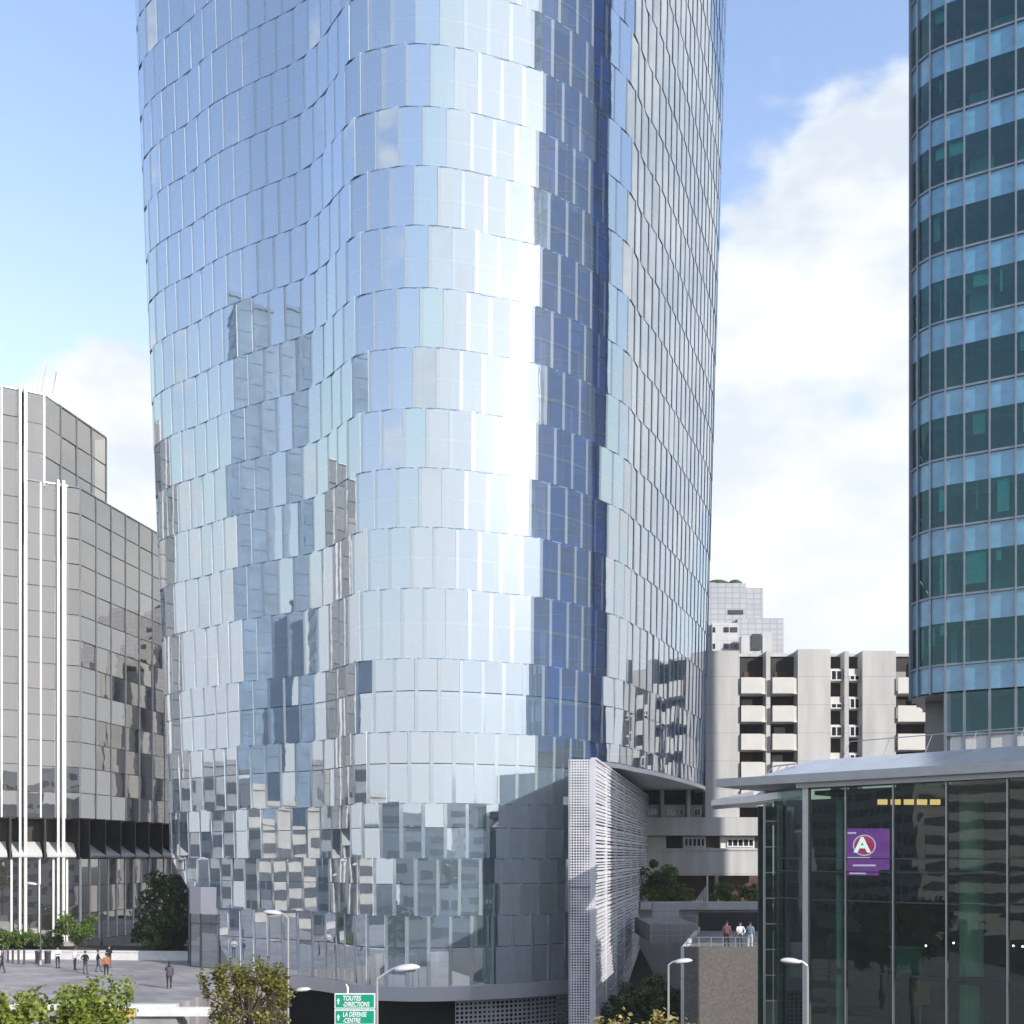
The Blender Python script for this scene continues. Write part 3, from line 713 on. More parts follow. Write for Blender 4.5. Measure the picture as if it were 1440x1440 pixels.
# short return face to the left (recedes)
pr2 = Vector((-.20, .98)).normalized()
for k, (a, b) in enumerate(((0, 3.2),)):
    for z0, z1 in zip(zl, zl[1:]):
        m = MB(); p = Pc+pr2*(b-.03); q = Pc+pr2*(a+.03); m.quad((p.x, p.y, z0+.03), (q.x, q.y, z0+.03), (q.x, q.y, z1-.03), (p.x, p.y, z1-.03)); pc.append(m)
for m in pc: m.build('window', 'podium_glass', pod)
for a in L: fr_.obox(Pc, pa, pb, a-.03, a+.03, -.10, .05, ROAD, 11.7)
for z in zl[1:]:
    fr_.obox(Pc, pa, pb, 0, 22, -.05, .05, z-.03, z+.03, 1)
    fr_.obox(Pc, pr2, Vector((-pr2.y, pr2.x)), 0.05, 3.2, -.05, .05, z-.028, z+.028, 1)
fr_.build('mullions', ['metal_grey', 'metal_dark'], pod)
m = MB(); m.obox(Pc, pa, pb, -.17, .12, -.16, .12, ROAD, 11.75); m.build('corner_post', 'lamp_metal', pod)
# stair-like glazed strip left of the corner
ww = P(1076, 1205, 53.3); w2 = P(1094, 1205, 53.2)
m = MB(); m.quad((ww.x, ww.y, ROAD), (w2.x, w2.y, ROAD), (w2.x, w2.y, 11.2), (ww.x, ww.y, 11.2)); m.build('stair_glass', 'podium_glass', pod)
m = MB()
for k in range(12): z = -3.8+k*1.28; m.box(ww.x, w2.x, ww.y-.08, ww.y-.02, z-.025, z+.025)
m.box(ww.x-.08, ww.x, ww.y-.1, ww.y+.1, ROAD, 11.1); m.box(w2.x, w2.x+.08, ww.y-.15, ww.y+.1, ROAD, 11.1)
m.build('stair_frame', 'metal_grey', pod)
m = MB(); m.box(ww.x-.05, w2.x+.05, ww.y+1.2, ww.y+1.4, ROAD, 11.1); m.build('stair_wall', 'green_dark', pod)
# inside: slabs, columns, back wall, lamps
m = MB()
for z in (-.9, 3.2, 7.9): m.obox(Pc, pa, pb, .3, 22, 1.4, 9, z-.25, z)
m.obox(Pc, pa, pb, .2, 22, .3, 9, 11.4, 11.6); m.build('floors', 'green_dark', pod)
m = MB(); m.obox(Pc, pa, pb, 3, 22, 9, 9.3, ROAD, 11.5); m.obox(Pc, pa, pb, -3.5, 3, 2.9, 3.1, ROAD, 11.35); m.obox(Pc, pa, pb, 3, 3.2, 3.1, 9, ROAD, 11.35); m.build('back_wall', 'green_dark', pod)
for px_, D_, r_c in ((1181, 51, .16), (1268, 50.5, .15), (1366, 47.6, .50)):
    c = P(px_, 1205, D_); m = MB(); m.tube((c.x, c.y, ROAD), (c.x, c.y, 11.4), r_c, seg=24); m.build('column', 'green_column', pod, smooth=True)
for k in range(5):
    a = P(1235+k*18.5, 1124, 48.3-.4*k); p = MB(); p.box(a.x, a.x+.42, a.y, a.y+.1, a.z-.24, a.z); p.build('ceiling_lamp', 'warm_lamp', pod)
for x, y in ((1302, 1330), (1341, 1326), (1380, 1327), (1425, 1330), (1438, 1331)):
    a = P(x, y, 50); p = MB(); p.ball(a, .05, .05, .05, 8, 6); p.build('spotlight', 'spot_lamp', pod)
# roof: fascia + sloping metal sheets
def pp(l, d, z): q = Pc+pa*l+pb*d; return (q.x, q.y, z)
E0 = -4.6
m = MB()
m.hexa([pp(E0, -.75, 11.95), pp(24, -.75, 11.95), pp(24, 1, 11.8), pp(E0+1, 2.2, 11.8), pp(E0, -.75, 12.35), pp(24, -.75, 12.35), pp(24, 1, 12.35), pp(E0+1, 2.2, 12.35)])
m.obox(Pc, pa, pb, -.4, 22, -.35, .2, 11.72, 11.96); m.build('fascia', 'metal_grey', pod)
m = MB(); ls = [-2.2, .4, 3, 5.6, 8.2, 10.8, 13.4, 16, 18.6, 22]
for a, b in zip(ls, ls[1:]):
    q = MB(); q.quad(pp(a+.015, -.62, 12.36), pp(b-.015, -.62, 12.36), pp(b+1.285, 1.9, 13.2), pp(a+1.315, 1.9, 13.2))
    q.quad(pp(a+1.315, 1.9, 13.2), pp(b+1.285, 1.9, 13.2), pp(b+3.285, 7, 13.5), pp(a+3.315, 7, 13.5)); q.build('roof_sheet', 'metal_roof', pod)
m = MB(); m.quad(pp(-2.3, -.6, 12.33), pp(22, -.6, 12.33), pp(25, 7, 13.1), pp(1, 7, 13.1)); m.build('roof_deck', 'metal_dark', pod)
# lower left canopy
m = MB(); tip = P(997, 1130, 57); r0 = P(1133, 1107, 51.6); r1 = P(1133, 1124, 54)
a = [P(1000, 1133, 57), P(1060, 1128, 54.5), P(1135, 1117, 51.8)]; 
b = [P(1000, 1126, 57), P(1060, 1118, 54.5), P(1135, 1108, 51.8)]
for i in range(2):
    m.quad(a[i], a[i+1], b[i+1], b[i]); 
    back = Vector((1.0, 4.5, 0))
    m.quad(b[i], b[i+1], b[i+1]+back+Vector((0, 0, .5)), b[i]+back+Vector((0, 0, .2))); m.quad(a[i]+back, a[i+1]+back, a[i+1], a[i])
m.build('canopy', 'metal_roof', pod)
m = MB(); p = P(1062, 1118, 54.4); q = P(1134, 1107, 51.7)
m.quad(p, q, q+Vector((.4, 1.5, .75)), p+Vector((1.2, 1.5, .7))); m.build('canopy_top', 'metal_roof', pod)
# rail on the roof
m = MB(); 
for a, b in zip(range(0, 21, 2), range(2, 22, 2)): 
    m.path([pp(a+.8, 2.6, 14.05), pp(b+.8, 2.6, 14.05)], .022, 6)
    m.path([pp(a+.8, 2.6, 14.05), pp(a+.6, 2.3, 13.2)], .018, 6)
m.build('railing', 'metal_grey', pod); m = MB()
m.path([pp(-2.4, 1.0, 12.95), pp(-1.2, 1, 13.0)], .03, 6)
for k in range(4): m.path([pp(-2.4+.4*k, 1.0, 12.96), pp(-2.7+.4*k, .7, 12.4)], .025, 6)
m.build('railing', 'metal_grey', pod)
# purple poster behind the glass, its colours set glowing to stand in for light
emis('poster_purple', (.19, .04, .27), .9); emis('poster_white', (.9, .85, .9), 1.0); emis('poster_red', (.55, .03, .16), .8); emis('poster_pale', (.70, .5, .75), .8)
a = P(1190, 1165, 49.0); b = P(1251, 1231, 49.0)
yy = 49.0
posr = thing('purple_poster', 'purple poster with a round red emblem and a white letter A behind the podium glass', 'poster', ((a.x+b.x)/2, yy, b.z))
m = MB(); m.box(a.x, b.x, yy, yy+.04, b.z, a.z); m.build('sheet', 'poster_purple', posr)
cx, cz = a.x+.83, b.z+1.38
def disc(cx, cz, r, y, t=.01, seg=32):
    m = MB(); pts = [(cx+r*math.cos(2*math.pi*i/seg), cz+r*.92*math.sin(2*math.pi*i/seg)) for i in range(seg)]
    m.poly([(x, y, z) for x, z in pts]); return m
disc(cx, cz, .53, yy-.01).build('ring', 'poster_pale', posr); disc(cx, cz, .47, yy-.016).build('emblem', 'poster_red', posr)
def text(body, size, loc, matn, parent, name='lettering', bold=0.0, shear=0.0, space=1.0, align='LEFT', width=1.0):
    cu = bpy.data.curves.new(name, 'FONT'); cu.body = body; cu.size = size; cu.offset = bold; cu.shear = shear; cu.space_character = space; cu.align_x = align; cu.extrude = .002
    t = bpy.data.objects.new('tmp', cu); COL.objects.link(t)
    bpy.context.view_layer.update()
    me = bpy.data.meshes.new_from_object(t.evaluated_get(bpy.context.evaluated_depsgraph_get()))
    bpy.data.objects.remove(t); me.materials.clear(); me.materials.append(M[matn])
    o = bpy.data.objects.new(name, me); COL.objects.link(o); o.parent = parent
    off = WLOC[parent.name]; o.matrix_local = Matrix.Translation(Vector(loc)-off) @ Matrix.Rotation(R(90), 4, 'X') @ Matrix.Diagonal((width, 1, 1, 1))
    return o
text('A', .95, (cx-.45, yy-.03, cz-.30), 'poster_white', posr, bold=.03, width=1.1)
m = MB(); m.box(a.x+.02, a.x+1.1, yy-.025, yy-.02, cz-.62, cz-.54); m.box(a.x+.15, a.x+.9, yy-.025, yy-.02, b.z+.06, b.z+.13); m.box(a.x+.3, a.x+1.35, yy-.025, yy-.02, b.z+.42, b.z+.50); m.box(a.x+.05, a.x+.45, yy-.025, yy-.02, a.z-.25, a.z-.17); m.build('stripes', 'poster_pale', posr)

# things inside the podium
mat('counter_green', (.08, .40, .30), .5); mat('board_orange', (.75, .30, .06), .5); mat('inside_white', (.7, .7, .68), .5)
a = P(1272, 1362, 49.2)
cn = thing('reception_counter', 'green reception counter inside the dark glass podium', 'counter', (a.x, a.y, 3.2))
m = MB(); m.box(a.x-.55, a.x+.65, a.y-.3, a.y+.3, 3.22, 4.3); m.build('body', 'counter_green', cn); m = MB(); m.box(a.x-.62, a.x+.72, a.y-.36, a.y+.36, 4.3, 4.37); m.build('worktop', 'inside_white', cn)
a = P(1295, 1385, 48.2)
bd = thing('orange_display_board', 'orange display board low inside the dark glass podium', 'display board', (a.x, a.y, ROAD))
m = MB(); m.box(a.x-.35, a.x+.4, a.y, a.y+.06, a.z-.9, a.z+.35); m.build('board', 'board_orange', bd); m = MB(); m.box(a.x-.03, a.x+.03, a.y+.07, a.y+.12, ROAD, a.z); m.build('stand', 'metal_grey', bd)
st2 = thing('indoor_staircase', 'pale indoor staircase seen through the dark glass podium', 'staircase', P(1330, 1440, 49.5))
m = MB()
for k in range(13):
    q = Pc+pa*(7.6+k*.3)+pb*4.2; m.obox(q, pa, pb, 0, .3, 0, 1.3, -.9+k*.31, -.82+k*.31)
m.build('treads', 'inside_white', st2)
m = MB(); q0 = Pc+pa*7.6+pb*4.1; q1 = Pc+pa*11.6+pb*4.1
m.path([(q0.x, q0.y, .1), (q1.x, q1.y, 4.2)], .04, 6); m.build('handrail', 'inside_white', st2)
# ------------------------------------------------------------------ concrete apartment block
apt = thing('apartment_block', 'long beige concrete apartment block with stacked white balconies and planted base', 'apartment building', (30, 110, 4))
DA = 106.0
def X(px, D=DA): return (px-CX)/F*D
def Z(py, D=DA): return CZ-(py-HY)/F*D
TOPA = Z(915)
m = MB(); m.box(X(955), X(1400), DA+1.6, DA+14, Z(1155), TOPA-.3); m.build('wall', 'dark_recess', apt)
for a, b, t in ((992, 1040, 0), (1122, 1168, .15), (1213, 1260, 0), (1308, 1340, 0)):
    m = MB(); m.box(X(a), X(b), DA, DA+2, Z(1155), TOPA+t)
    m.build('pier', 'concrete', apt)
for a, b in ((1078, 1084), (1188.5, 1194.5)):
    m = MB(); m.box(X(a), X(b), DA+.2, DA+2, Z(1155), TOPA); m.build('pier', 'concrete', apt)
m = MB(); m.box(X(955), X(1400), DA+1.4, DA+14, TOPA-.32, TOPA-.02); m.build('roof', 'concrete', apt)
pitch = 39.6
# balcony bays
for a, b in ((1040, 1078), (1084, 1122), (1260, 1308)):
    for k in range(5):
        y0 = 953+k*pitch; y1 = y0+22.5
        m = MB()
        m.box(X(a)+.12, X(b)-.45, DA-.25, DA-.10, Z(y1), Z(y0)); m.box(X(b)-.40, X(b)-.12, DA+.05, DA+.2, Z(y1), Z(y0)-.03)
        m.box(X(a)+.1, X(b)-.1, DA-.1, DA+1.55, Z(y1)-.05, Z(y1)+.10)
        m.build('balcony', 'balcony_panel', apt)
        q = MB(); wx = X(a)+.4+rnd.uniform(0, .7)
        q.box(wx, wx+1.1, DA+1.5, DA+1.58, Z(y1)+.1, Z(y0-12)); q.build('balcony_door', rnd.choice(('dark_pane', 'brown_recess', 'concrete_grey')), apt)
def win(x0, x1, y0, y1, D, n, parent=apt, frame='window_white'):
    m = MB(); w_ = (x1-x0)/n; t = .11
    m.box(x0, x1, D-.08, D, y1, y1+t); m.box(x0, x1, D-.08, D, y0-t, y0)
    for i in range(n+1): m.box(x0+i*w_-t/2+(t/2 if i == 0 else 0)-(t/2 if i == n else 0), x0+i*w_+t/2+(t/2 if i == 0 else 0)-(t/2 if i == n else 0), D-.075, D, y1+t, y0-t)
    f = m.build('window', frame, parent); q = MB(); q.quad((x0+.02, D-.02, y1+.02), (x1-.02, D-.02, y1+.02), (x1-.02, D-.02, y0-.02), (x0+.02, D-.02, y0-.02)); q.build('pane', 'dark_pane', f)
for s, (a, b) in enumerate(((1168.5, 1188), (1195, 1213))):
    for k in range(4):
        y0 = 939+k*pitch
        m = MB(); m.box(X(a)+.03, X(b)-.03, DA+.55, DA+1.55, Z(y0+18), Z(y0)); m.build('bay_panel', 'balcony_panel', apt)
        if (s+k) % 2 == 0 or k == 2: win(X(a)+.12, X(b)-.1, Z(y0+2), Z(y0+17), DA+.52, 2)
        else: win(X(a)+.12, X(b)-.1, Z(y0+9), Z(y0+17), DA+.52, 2)
# lower left part with strip windows
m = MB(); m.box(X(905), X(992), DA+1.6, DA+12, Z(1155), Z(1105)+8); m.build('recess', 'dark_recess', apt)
for a, b in ((930, 934.5), (967, 972)):
    m = MB(); m.box(X(a), X(b), DA+.3, DA+1.6, Z(1150), Z(1100)+8); m.build('pier', 'concrete', apt)
for a, b, n in ((906, 929, 3), (935, 966, 4), (974, 990, 2)):
    m = MB(); m.box(X(a), X(b), DA+1.0, DA+1.5, Z(1150), Z(1131)); m.build('bay_panel', 'concrete', apt); win(X(a)+.3, X(b)-.15, Z(1136), Z(1147), DA+.96, n)
m = MB(); m.box(X(905), X(1073), DA-.5, DA+1.6, Z(1175), Z(1149.5)); m.build('parapet', 'concrete', apt)
m = MB(); m.box(X(1073.2), X(1080), DA-.3, DA+1.6, Z(1175), Z(1146)); m.build('parapet', 'concrete', apt)
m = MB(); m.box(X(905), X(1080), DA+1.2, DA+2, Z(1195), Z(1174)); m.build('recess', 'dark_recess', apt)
for a, b in ((905, 938), (962, 994), (1015, 1063)):
    m = MB(); m.box(X(a), X(b), DA+.6, DA+1.15, Z(1194), Z(1176)); m.build('infill', 'balcony_panel', apt)
win(X(963), X(993), Z(1178), Z(1191), DA+.55, 5); win(X(1024), X(1062), Z(1179), Z(1191), DA+.55, 5)
m = MB(); m.box(X(905), X(1069), DA-.8, DA+1.9, Z(1231), Z(1194)); m.box(X(905), X(1069), DA-.9, DA-.8, Z(1196), Z(1193)); m.build('parapet', 'concrete', apt)
m = MB(); m.box(X(1070), X(1080), DA-.4, DA+1.9, Z(1231), Z(1196)); 
m.build('parapet', 'concrete', apt)
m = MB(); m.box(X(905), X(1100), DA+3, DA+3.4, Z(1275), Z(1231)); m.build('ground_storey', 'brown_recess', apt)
for a, b in ((950, 975), (1012, 1016)):
    m = MB(); m.box(X(a), X(b), DA+2, DA+2.9, Z(1272), Z(1230)); m.build('ground_pier', 'brown_recess' if a < 1000 else 'concrete', apt)

# upper terrace in front of it
g = MB(); g.box(X(900), X(1200), 98, 140, ROAD+.03, 3.75); struct(g.build('terrace_ground', 'concrete_grey'))
wl = MB(); 
for k in range(1): pass
rw = thing('retaining_wall', 'pale stone topped planter wall in front of the concrete apartments', 'wall', (19, 97.5, 0))
m = MB(); m.box(X(900, 97.5), X(1070, 97.5), 97.2, 98, Z(1279, 97.5), Z(1268, 97.5)); m.build('coping', 'white_stone', rw)
m = MB(); m.box(X(900, 97.5), X(1075, 97.5), 97.4, 98, ROAD, Z(1279, 97.5)); m.build('body', 'concrete_grey', rw)
m = MB()
st_ = thing('stair_railing', 'small white slatted railing climbing a stair between the hedges', 'railing', (X(990, 96.5), 96.5, 3.6))
for k in range(8):
    x = 977+k*2.2; m.box(X(x, 96.5)-.035, X(x, 96.5)+.035, 96.4, 96.5, Z(1272, 96.5), Z(1267-k*3.0, 96.5))
m.build('slats', 'window_white', st_); m = MB(); m.box(X(993.5, 96.5), X(995.5, 96.5), 96.35, 96.5, Z(1272, 96.5), Z(1232, 96.5)); m.build('post', 'window_white', st_)

# stepped raised deck with three people; speckled wall below
DD = 67.0
deck = thing('raised_deck', 'raised walkway deck on a speckled brown wall below the apartments', 'deck', (18, 68, ROAD))
zt = Z(1340, 64.5)
m = MB(); m.box(X(962, 64.5), X(1090, 64.5), 64.5, 65, ROAD, zt+.35); m.build('front_wall', 'speckled_wall', deck)
m = MB(); m.prism([(X(962, 64.5), 65.0), (X(1092, 64.5), 65.0), (X(1100, 84), 84), (X(985, 84), 84)], zt-.25, zt); m.build('floor', 'deck_stone', deck)
m = MB(); m.box(X(984, 84), X(1092, 84), 84, 84.4, zt-1, Z(1283, 84)); m.build('rear_wall', 'dark_recess', deck)
m = MB(); q0 = Vector((X(962, 64.5), 64.5)); q1 = Vector((X(985, 84), 84)); dd = (q1-q0).normalized()
m.obox(q0, dd, Vector((-dd.y, dd.x)), 0, 19.6, 0, .2, ROAD, zt+.3); m.build('side_wall', 'concrete', deck)
m = MB(); zr = Z(1318, 64.7)
for zq in (zr, (zr+zt)/2+.1): m.path([(X(964, 64.6), 64.62, zq), (X(1085, 64.6), 64.62, zq)], .022, 6)
for px in range(966, 1086, 17): m.path([(X(px, 64.6), 64.62, zt+.3), (X(px, 64.6), 64.62, zr)], .025, 6)
m.build('railing', 'metal_grey', deck)
# concrete landing left of the deck, and the dark planted bank below
lnd = thing('stair_landing', 'weathered concrete landing with thin railings between the screened wing and the deck', 'landing', (13, 80, ROAD))
m = MB(); m.box(X(914, 80), X(982, 80), 80, 90, Z(1325, 80), Z(1300, 80)); m.build('slab', 'concrete_grey', lnd)
m = MB(); m.box(X(935, 82), X(975, 82), 89, 90, Z(1300, 82), Z(1275, 82)); m.build('wall', 'concrete', lnd)
m = MB()
for y in (1288, 1298, 1308, 1316): m.path([(X(914, 79.8), 79.8, Z(y, 79.8)), (X(980, 79.8), 79.8, Z(y, 79.8))], .025, 6)
for x in (916, 937, 958, 979): m.path([(X(x, 79.8), 79.8, Z(1330, 79.8)), (X(x, 79.8), 79.8, Z(1288, 79.8))], .03, 6)
m.build('railing', 'metal_grey', lnd)
g = MB(); g.poly([(X(838, 70), 66.2, -4.4), (X(965, 62), 62, -4.4), (X(965, 64), 78, -.2), (X(900, 88), 88, 1.0)]); struct(g.build('bank', 'soil'))

# ------------------------------------------------------------------ stepped white housing tower far behind
far = thing('stepped_white_tower', 'distant white tiled apartment tower with stepped roofline above the concrete apartments', 'apartment building', (40, 200, 4))
DF = 200.0
def XF(p): return (p-CX)/F*DF
def ZF(p): return CZ-(p-HY)/F*DF
def tilemat(name):
    m, nt2, o = nodes(name)
    tc2 = N(nt2, 'ShaderNodeTexCoord'); br2 = N(nt2, 'ShaderNodeTexBrick'); mp2 = N(nt2, 'ShaderNodeMapping'); mp2.inputs['Rotation'].default_value = (R(90), 0, 0)
    nt2.links.new(tc2.outputs['Object'], mp2.inputs[0]); nt2.links.new(mp2.outputs[0], br2.inputs['Vector'])
    br2.offset = 0; br2.inputs['Scale'].default_value = 1; br2.inputs['Brick Width'].default_value = 1.35; br2.inputs['Row Height'].default_value = 1.0; br2.inputs['Mortar Size'].default_value = .16; br2.inputs['Mortar Smooth'].default_value = .6
    br2.inputs['Color1'].default_value = (.50, .50, .51, 1); br2.inputs['Color2'].default_value = (.44, .44, .46, 1); br2.inputs['Mortar'].default_value = (.36, .36, .38, 1)
    p = N(nt2, 'ShaderNodeBsdfPrincipled'); p.inputs['Roughness'].default_value = .6
    nt2.links.new(br2.outputs[0], p.inputs['Base Color']); nt2.links.new(p.outputs[0], o.inputs[0])
tilemat('white_tiles')
for a, b, t, d in ((940, 1049, 820, 0), (1049.2, 1074, 826, .5), (1036, 1100, 871, -1.0)):
    m = MB(); m.box(XF(a), XF(b), DF+d, DF+14+d, -4, ZF(t)); m.build('wall', 'white_tiles', far)
m = MB(); m.box(XF(1000), XF(1036), DF-1.2, DF-.2, -4, ZF(878)); m.build('lower_wall', 'concrete', far)
m = MB(); m.box(XF(1024), XF(1045), DF-.12, DF-.02, ZF(864), ZF(858)); m.build('opening', 'dark_pane', far)
for y in (884, 907):
    for a, b in ((1001, 1004), (1016, 1023), (1025, 1035)):
        m = MB(); m.box(XF(a), XF(b), DF-1.3, DF-1.21, ZF(y+7), ZF(y)); m.build('window', 'dark_pane', far)
m = MB(); m.box(XF(1036), XF(1078), DF-4, DF-2, -4, ZF(900)); m.box(XF(1065), XF(1078), DF-4.2, DF-4, -4, ZF(896)); m.build('annex', 'concrete', far)
m = MB(); m.box(XF(1050), XF(1063), DF-4.3, DF-4.02, ZF(920), ZF(898)); m.build('annex_window', 'dark_pane', far)

for px_, w__ in ((1016, 3.6), (1041, 2.2)):
    m = MB(); m.ball((XF(px_), DF+5, ZF(820)+.4), w__*.8, 2, 1.5, 12, 7); m.build('roof_garden', 'leaf_dark', far)
m = MB(); m.box(XF(1000), XF(1010), DF+3, DF+6, ZF(820)-.1, ZF(813)); m.build('roof_plant', 'concrete_grey', far)
# ------------------------------------------------------------------ foliage
def tree(name, label, base, height, crad, cz, nleaf, leaf, lm, group=None, cat='tree', squash=.85, seed=1, trunk=.18, clumps=26, lean=(0, 0), trunk_to=.75, open_=.55, shoots=0):
    r = random.Random(seed); base = Vector(base)
    t = thing(name, label, cat, base, group)
    cc = base+Vector((lean[0], lean[1], cz))
    cs = []
    for k in range(clumps):
        while True:
            v = Vector((r.uniform(-1, 1), r.uniform(-1, 1), r.uniform(-1, 1)))
            if .25 < v.length < 1: break
        v = v.normalized()*(v.length**.6)
        cs.append((cc+Vector((v.x*crad, v.y*crad, v.z*crad*squash)), crad*r.uniform(.16, .40)*open_/.55))
    tr = MB(); top = cc+Vector((0, 0, crad*.2))
    mid = base.lerp(top, .5)+Vector((r.uniform(-.2, .2), r.uniform(-.2, .2), 0))
    tr.path([base, mid, top], [trunk, trunk*.75, trunk*.35], 8)
    for c, rad in cs:
        s_ = mid.lerp(top, r.uniform(.1, .9)); k_ = s_.lerp(c, .5)+Vector((0, 0, -.05*crad)); tr.path([s_, k_, c], [trunk*.3, trunk*.18, trunk*.06], 5)
    tips = []
    for k in range(shoots):
        a_ = r.uniform(0, 6.28); q_ = cc+Vector((math.cos(a_)*crad*r.uniform(.1, .95), math.sin(a_)*crad*r.uniform(.1, .9), crad*squash*r.uniform(.1, .55)))
        e_ = q_+Vector((math.cos(a_)*.25, math.sin(a_)*.2, 1))*crad*r.uniform(.38, .62); tr.path([mid.lerp(top, .8), q_, e_], [trunk*.2, trunk*.12, .008], 5); tips.append((q_, e_))
    tr.build('trunk', 'bark', t)
    m = MB()
    for k in range(nleaf):
        c, rad = r.choice(cs)
        v = Vector((r.gauss(0, 1), r.gauss(0, 1), r.gauss(0, 1))).normalized()*rad*(r.random()**.45)
        if tips and k % 3 == 0:
            q_, e_ = r.choice(tips); p = q_.lerp(e_, r.random())+Vector((r.gauss(0, 1), r.gauss(0, 1), r.gauss(0, 1)))*leaf*.75
        else: p = c+v
        L_ = leaf*r.uniform(.6, 1.25); d = Vector((r.gauss(0, 1), r.gauss(0, 1), r.gauss(0, .7))).normalized(); n_ = Vector((r.gauss(0, .6), r.gauss(0, .6), 1)).normalized()
        s_ = d.cross(n_).normalized()*L_*.36; nn = s_.cross(d).normalized()*L_*.10
        i = len(m.v); m.v += [tuple(p-d*L_*.5), tuple(p-d*L_*.12+s_+nn), tuple(p+d*L_*.22+s_*.8+nn), tuple(p+d*L_*.5), tuple(p+d*L_*.22-s_*.8+nn), tuple(p-d*L_*.12-s_+nn)]
        m.f += [(i, i+1, i+2, i+3), (i, i+3, i+4, i+5)]; m.m += [0, 0]
    m.build('crown', lm, t)
    return t
def at(px, D, z=0): return Vector(((px-CX)/F*D, D, z))
# near street trees whose tops rise into the bottom of the picture
tree('street_tree', 'bright green leafy treetop rising in front of the plaza, widest of the foreground trees', at(95, 25, ROAD), 0, 1.4, 8.85, 5200, .14, 'leaf_bright', 'street trees in the foreground', seed=3, clumps=26, squash=.42, open_=.34, shoots=12)
tree('street_tree', 'leafy treetop cut off by the corner beside the plaza people', at(-8, 23, ROAD), 0, 1.1, 9.1, 3400, .135, 'leaf_bright', 'street trees in the foreground', seed=8, clumps=22, squash=.8, open_=.4, shoots=7)
tree('street_tree', 'olive yellow treetop beside the tall lamp post at the foot of the glass tower', at(352, 36, ROAD), 0, 1.55, 8.0, 7500, .12, 'leaf_olive', 'street trees in the foreground', seed=12, clumps=50, squash=.95, open_=.42, shoots=12)
tree('street_tree', 'dry yellowish treetop below the white screened wing', at(905, 27, ROAD), 0, 1.35, 7.9, 3400, .13, 'leaf_dry', 'street trees in the foreground', seed=15, clumps=30, squash=.5, open_=.4, shoots=14)
# plaza edge planting
tree('broad_tree', 'dark green tree between the mirrored office block and the glass tower', at(240, 93, 0), 0, 3.3, 3.6, 9000, .34, 'leaf_dark', seed=22, clumps=44, squash=1.0)
tree('small_tree', 'light green rounded bush tree in front of the mirrored office block', at(108, 91, .3), 0, 1.75, 2.2, 3600, .2, 'leaf_mid', seed=25, clumps=22, squash=.6, trunk=.1)
tree('small_tree', 'yellow green shrub at the foot of the dark tree near the tower', at(216, 90, .2), 0, 1.2, 1.6, 2200, .2, 'leaf_mid', seed=27, clumps=16, squash=.9, trunk=.08)
for k, (px, D_) in enumerate(((8, 93), (38, 93), (66, 93))):
    tree('shrub', ('green shrub at the picture edge before the mirrored office block', 'green shrub second from the picture edge before the mirrored office block', 'green shrub nearest the light green bush tree')[k], at(px, D_, .2), 0, 1.2, 1.0, 1500, .2, 'leaf_mid', 'shrubs before the office block', 'shrub', seed=30+k, clumps=14, squash=.55, trunk=.05)
tree('courtyard_tree', 'bright green tree beside the screened wing in front of the apartments', at(924, 99, 3.6), 0, 2.0, 2.6, 3200, .24, 'leaf_mid', seed=41, clumps=20, squash=.85, trunk=.1)
for k, (px, D_, s) in enumerate(((955, 100.5, 1.3), (1008, 101, 1.1), (1040, 101, 1.4), (1062, 100.5, 1.3))):
    tree('courtyard_shrub', ('green shrub behind the planter wall left of the white stair railing', 'green shrub behind the planter wall just right of the white stair railing', 'wide green shrub in the middle of the planter under the apartments', 'green shrub at the podium end of the planter under the apartments')[k], at(px, D_, 3.7), 0, s*1.25, 1.1, 1800, .22, 'leaf_mid', 'planter shrubs below the apartments', 'shrub', seed=50+k, clumps=16, squash=.6, trunk=.05)
for k, (px, D_, z_) in enumerate(((880, 70, -4), (915, 72, -3), (945, 70, -3.6))):
    tree('bank_bush', ('dark bush on the bank closest to the louvred wing', 'dark bush in the middle of the shaded bank', 'dark bush on the bank beside the speckled wall')[k], at(px, D_, z_), 0, 2.2, 1.6, 4200, .22, 'leaf_dark', 'bushes on the shaded bank', 'bush', seed=60+k, clumps=24, squash=.8, trunk=.08)
# low curved planter wall across the back of the plaza
pw = thing('planter_wall', 'low pale stone wall along the back of the plaza', 'wall', (-35, 90, 0))
m = MB(); pts = [(-60, 86), (-46, 88), (-38, 88.6), (-28, 87.5), (-20, 87.2)]
for a, b in zip(pts, pts[1:]):
    a = Vector(a); b = Vector(b); d = (b-a).normalized(); m.obox(a, d, Vector((-d.y, d.x)), 0, (b-a).length, 0, .5, 0, .62)
    m.obox(a, d, Vector((-d.y, d.x)), 0, (b-a).length, -.06, .56, .62, .74)
m.build('wall', 'white_stone', pw)
# soil behind
g = MB(); g.prism([(-60, 87), (-46, 89), (-38, 89.4), (-20, 88.4), (-20, 96), (-60, 96)], .01, .5); struct(g.build('planting_bed', 'soil'))
